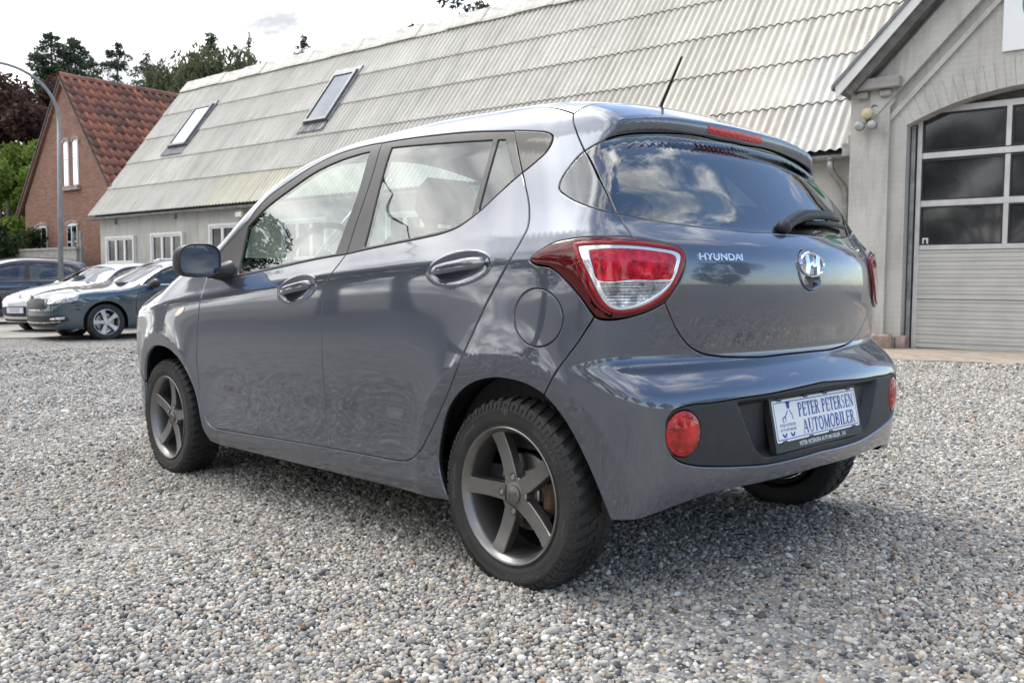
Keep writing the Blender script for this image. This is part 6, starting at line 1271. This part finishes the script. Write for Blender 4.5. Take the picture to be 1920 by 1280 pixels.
def tree(kind,label,loc,h,w,leaf,seed,n=5000,size=.35,group=None,base=.25):
    rng=np.random.default_rng(seed); r=empty({'conifer':'conifer_tree','willow':'willow_tree','bush':'garden_shrub'}.get(kind,'broadleaf_tree'),loc,rng.uniform(0,6),label,'shrub' if kind=='bush' else 'tree',group); mb=MB(); C_=[]
    if kind=='conifer':
        mb.tube([(0,0,-.3),(0,0,h*.5),(.1,0,h*.98)],[h*.014,h*.010,.03],8); nb=int(h*9)
        for k in range(nb):
            f=rng.uniform(0,1)**.85; z=h*(base+(1-base)*f); L=(1.2*w*(1-f)**.48+.12)*rng.uniform(.40,1.15); a=rng.uniform(0,6.28)
            m=max(8,int(2.6*n/nb*(.5+L/w))); s_=rng.uniform(.08,1,m)**.75; side=rng.normal(0,1,m)*(.05+.16*L*(1-s_*.55))
            r_=L*s_; C_.append(np.stack([np.cos(a)*r_-np.sin(a)*side,np.sin(a)*r_+np.cos(a)*side,z-.34*L*s_**1.3+.20*L*s_**4-np.abs(rng.normal(0,.10+.05*L,m))],-1))
            if k%3==0: mb.tube([(0,0,z),(math.cos(a)*L*.8,math.sin(a)*L*.8,z-.22*L)],[.045,.015],5,cap=False)
        for m in range(60): C_.append(np.array([[rng.normal(0,.07),rng.normal(0,.07),h*rng.uniform(.9,1.0)]]))
        droop=.35
    elif kind=='willow':
        mb.tube([(0,0,-.3),(0,0,h*.35),(.3,.2,h*.6)],[h*.04,h*.03,.12],8)
        for k in range(int(n/60)):
            a=rng.uniform(0,6.28); rad=w*rng.uniform(.15,1)**.6; top=h*(1-.28*(rad/w)**2)*rng.uniform(.92,1.0); ln=h*rng.uniform(.18,.5); m=60; s=rng.uniform(0,1,m)
            C_.append(np.stack([np.cos(a)*rad+rng.normal(0,.12,m),np.sin(a)*rad+rng.normal(0,.12,m),top-ln*s],-1))
            if k%12==0: mb.tube([(0,0,h*.4),(math.cos(a)*rad*.6,math.sin(a)*rad*.6,top*.95),(math.cos(a)*rad,math.sin(a)*rad,top)],[.12,.06,.03],5,cap=False)
        droop=.8
    else:
        zb=h*base; mb.tube([(0,0,-.3),(.1,0,zb),(.0,.2,h*.6)],[h*.028,h*.02,.08],8); nc=34 if kind!='bush' else 22
        for k in range(nc):
            d=rng.normal(size=3); d/=np.linalg.norm(d); rr_=rng.uniform(.35,1)**.5; c=np.array((d[0]*w*rr_,d[1]*w*rr_,zb+(h-zb)*(.5+.47*d[2]*rr_))); cr_=w*rng.uniform(.20,.36); m=int(1.5*n/nc)
            p=rng.normal(size=(m,3)); p/=np.linalg.norm(p,axis=1,keepdims=True); C_.append(c+p*(cr_*rng.uniform(.25,1.08,m)**.5)[:,None]*np.array((1,1,.8)))
            if k%3==0: mb.tube([(0,0,zb*.9+.2*k/nc*h),tuple(c*.6+np.array((0,0,zb*.4))),tuple(c)],[.11,.06,.02],5,cap=False)
        droop=.15
    leaf_obj('crown',np.vstack(C_),size*(.70 if kind=='conifer' else .85),M[leaf],r,rng,droop,.28 if kind in('willow','conifer') else .5); mb.build('trunk',M['bark'],r,True); return r
def far(px,py,d):   # sight line from the viewpoint, used to set trees out on the ground
    x=cf*d+cr*((px-960)/1674.5*d)-cu*((py-640)/1674.5*d)+Vector((-1.8451,2.5143,.8429)); return x
def place(px,d,ytop): t=far(px,ytop,d); return (t.x,t.y,.4),t.z-.4
for kind,label,px,d,ytop,w,leaf,seed,n,size,base in(
 ('broad','dark copper beech behind the brick house at the far left edge',18,44,112,5.2,'beech',1,17000,.42,.12),
 ('broad','second copper beech, smaller, beside the house roof',85,47,118,3.2,'beech',22,9000,.40,.15),
 ('conifer','tall dark fir left of the house ridge',97,52,60,3.2,'fir',3,6500,.40,.2),
 ('conifer','fir with a bent tip just right of the tallest fir',138,52,70,2.7,'fir',4,5000,.38,.2),
 ('conifer','thin fir low behind the house ridge',172,54,108,2.1,'fir',5,3500,.36,.2),
 ('conifer','bushy pine standing alone above the tiled roof',217,50,80,3.0,'fir',6,5000,.38,.2),
 ('conifer','sparse olive spruce above the right end of the tiled roof',272,53,92,2.4,'willow',7,3200,.36,.2),
 ('willow','weeping willow with hanging strands by the roof ridge, left of the pair',352,47,86,3.2,'willow',8,26000,.40,.2),
 ('willow','taller weeping willow touching the long roof, right of the pair',415,46,70,3.6,'willow',9,32000,.40,.2),
 ('conifer','thin fir tip rising behind the weeping willows',395,58,60,2.2,'fir',10,3500,.36,.2),
 ('conifer','lone bare spruce top behind the long roof',468,60,60,.9,'fir',11,700,.32,.2),
 ('conifer','spruce tip showing over the middle of the long ridge',568,62,66,2.0,'oak',12,1800,.34,.2),
 ('broad','broad crown showing over the ridge near the top of the picture',850,48,-40,3.6,'dull',13,7000,.34,.3),
 ('bush','bright green tree left of the brick house',14,38,240,3.3,'green',14,16000,.26,.05),
 ('bush','low green shrub in front of the house corner',30,40,345,1.6,'green',15,5000,.22,.03),
 ('bush','dark green hedge shrub below the bright green tree',-12,31,405,1.7,'oak',16,5000,.22,.02)):
    p,h=place(px,d,ytop); tree(kind,label,p,h,w,leaf,seed,n,size,None,base)
# ---- what the car's flank and rear glass mirror: a row of trees and a lamp, plus unseen trees added to close the horizon
for x,y,h,w,lf,lb in((17.5,5.7,7.7,2.6,'oak','round roadside tree at the right end of the row behind the viewer'),(14.2,9.0,10.9,3.1,'oak','tall roadside tree standing beside the mirrored street lamp'),(15.0,11.5,10.6,3.8,'dull','olive roadside tree between two darker ones behind the viewer'),(10.5,18,11.5,4.4,'oak','tallest roadside tree in the row behind the viewer'),(4,23,9.0,4.2,'oak','wide roadside tree behind the viewer facing the car doors'),(-3,24,8.4,4.0,'dull','low olive roadside tree behind the viewer'),(-11,22,9.6,4.4,'oak','dark roadside tree left of the olive one behind the viewer'),(-20,17,9.5,4.6,'oak','spreading roadside tree behind the viewer near the road bend'),(-27,6,8.5,4.6,'oak','unseen tree added behind the viewer to close off the horizon'),(-29,-6,8.0,4.6,'dull','unseen olive tree added behind the car to close off the horizon'),(-25,-17,9,4.6,'oak','unseen dark tree added at the yard corner to close off the horizon'),(28,9,9.5,4.2,'oak','roadside tree filling the gap beyond the mirrored lamp')):
    tree('broad',lb,(x,y,0),h,w,lf,int(abs(40+x*3+y)),40000 if x>15.2 and y<9 else 12000,.15 if x>15.2 and y<9 else .26,'roadside trees behind the viewer',.08)
street_lamp((19.3,7.6,0),math.radians(-72),'tall street lamp behind the viewer, mirrored in the rear door window',13.6,.8)

# a few dry leaves and sprigs of green on the stones
M['dryleaf']=mat('dry_leaf',(.26,.11,.04),.8,build=lambda t,b:noise_col(t,b,(.16,.06,.025),(.34,.16,.06),30)); M['weed']=leafmat('weed_leaf',(.05,.10,.02),(.12,.20,.04),20.)
for x,y,a,lb in((-.258,1.72,.3,'rust brown dry leaf on the gravel left of the rear wheel'),(-.62,1.42,1.2,'curled brown leaf lying on gravel just outside the rear tyre'),(.9,2.25,2.2,'small dry leaf on open gravel beside the front door')):
    mb=MB(); pts=[(-.022,0,.004),(-.008,.011,.0),(.012,.009,.003),(.024,0,.009),(.012,-.009,.001),(-.008,-.010,.002),(0,0,-.003)]; mb.add(pts,[(0,1,6),(1,2,6),(2,3,6),(3,4,6),(4,5,6),(5,0,6)])
    o=mb.build('fallen_leaf',M['dryleaf'],None); o.location=(x,y,.021); o.rotation_euler=(.15,.1,a); tag(o,lb,'leaf','dry leaves on the gravel')
for x,y,lb in((.42,3.03,'tiny green weed sprig growing through the gravel at the far left'),(.20,2.72,'second green weed sprig on the gravel, nearer the car')):
    o=leaf_obj('weed_sprig',np.c_[np.random.default_rng(3).normal(0,.012,(14,2)),np.random.default_rng(3).uniform(.008,.03,14)],.022,M['weed'],None,np.random.default_rng(2),0,.5); o.location=(x,y,.006); tag(o,lb,'weed','weeds in the gravel')
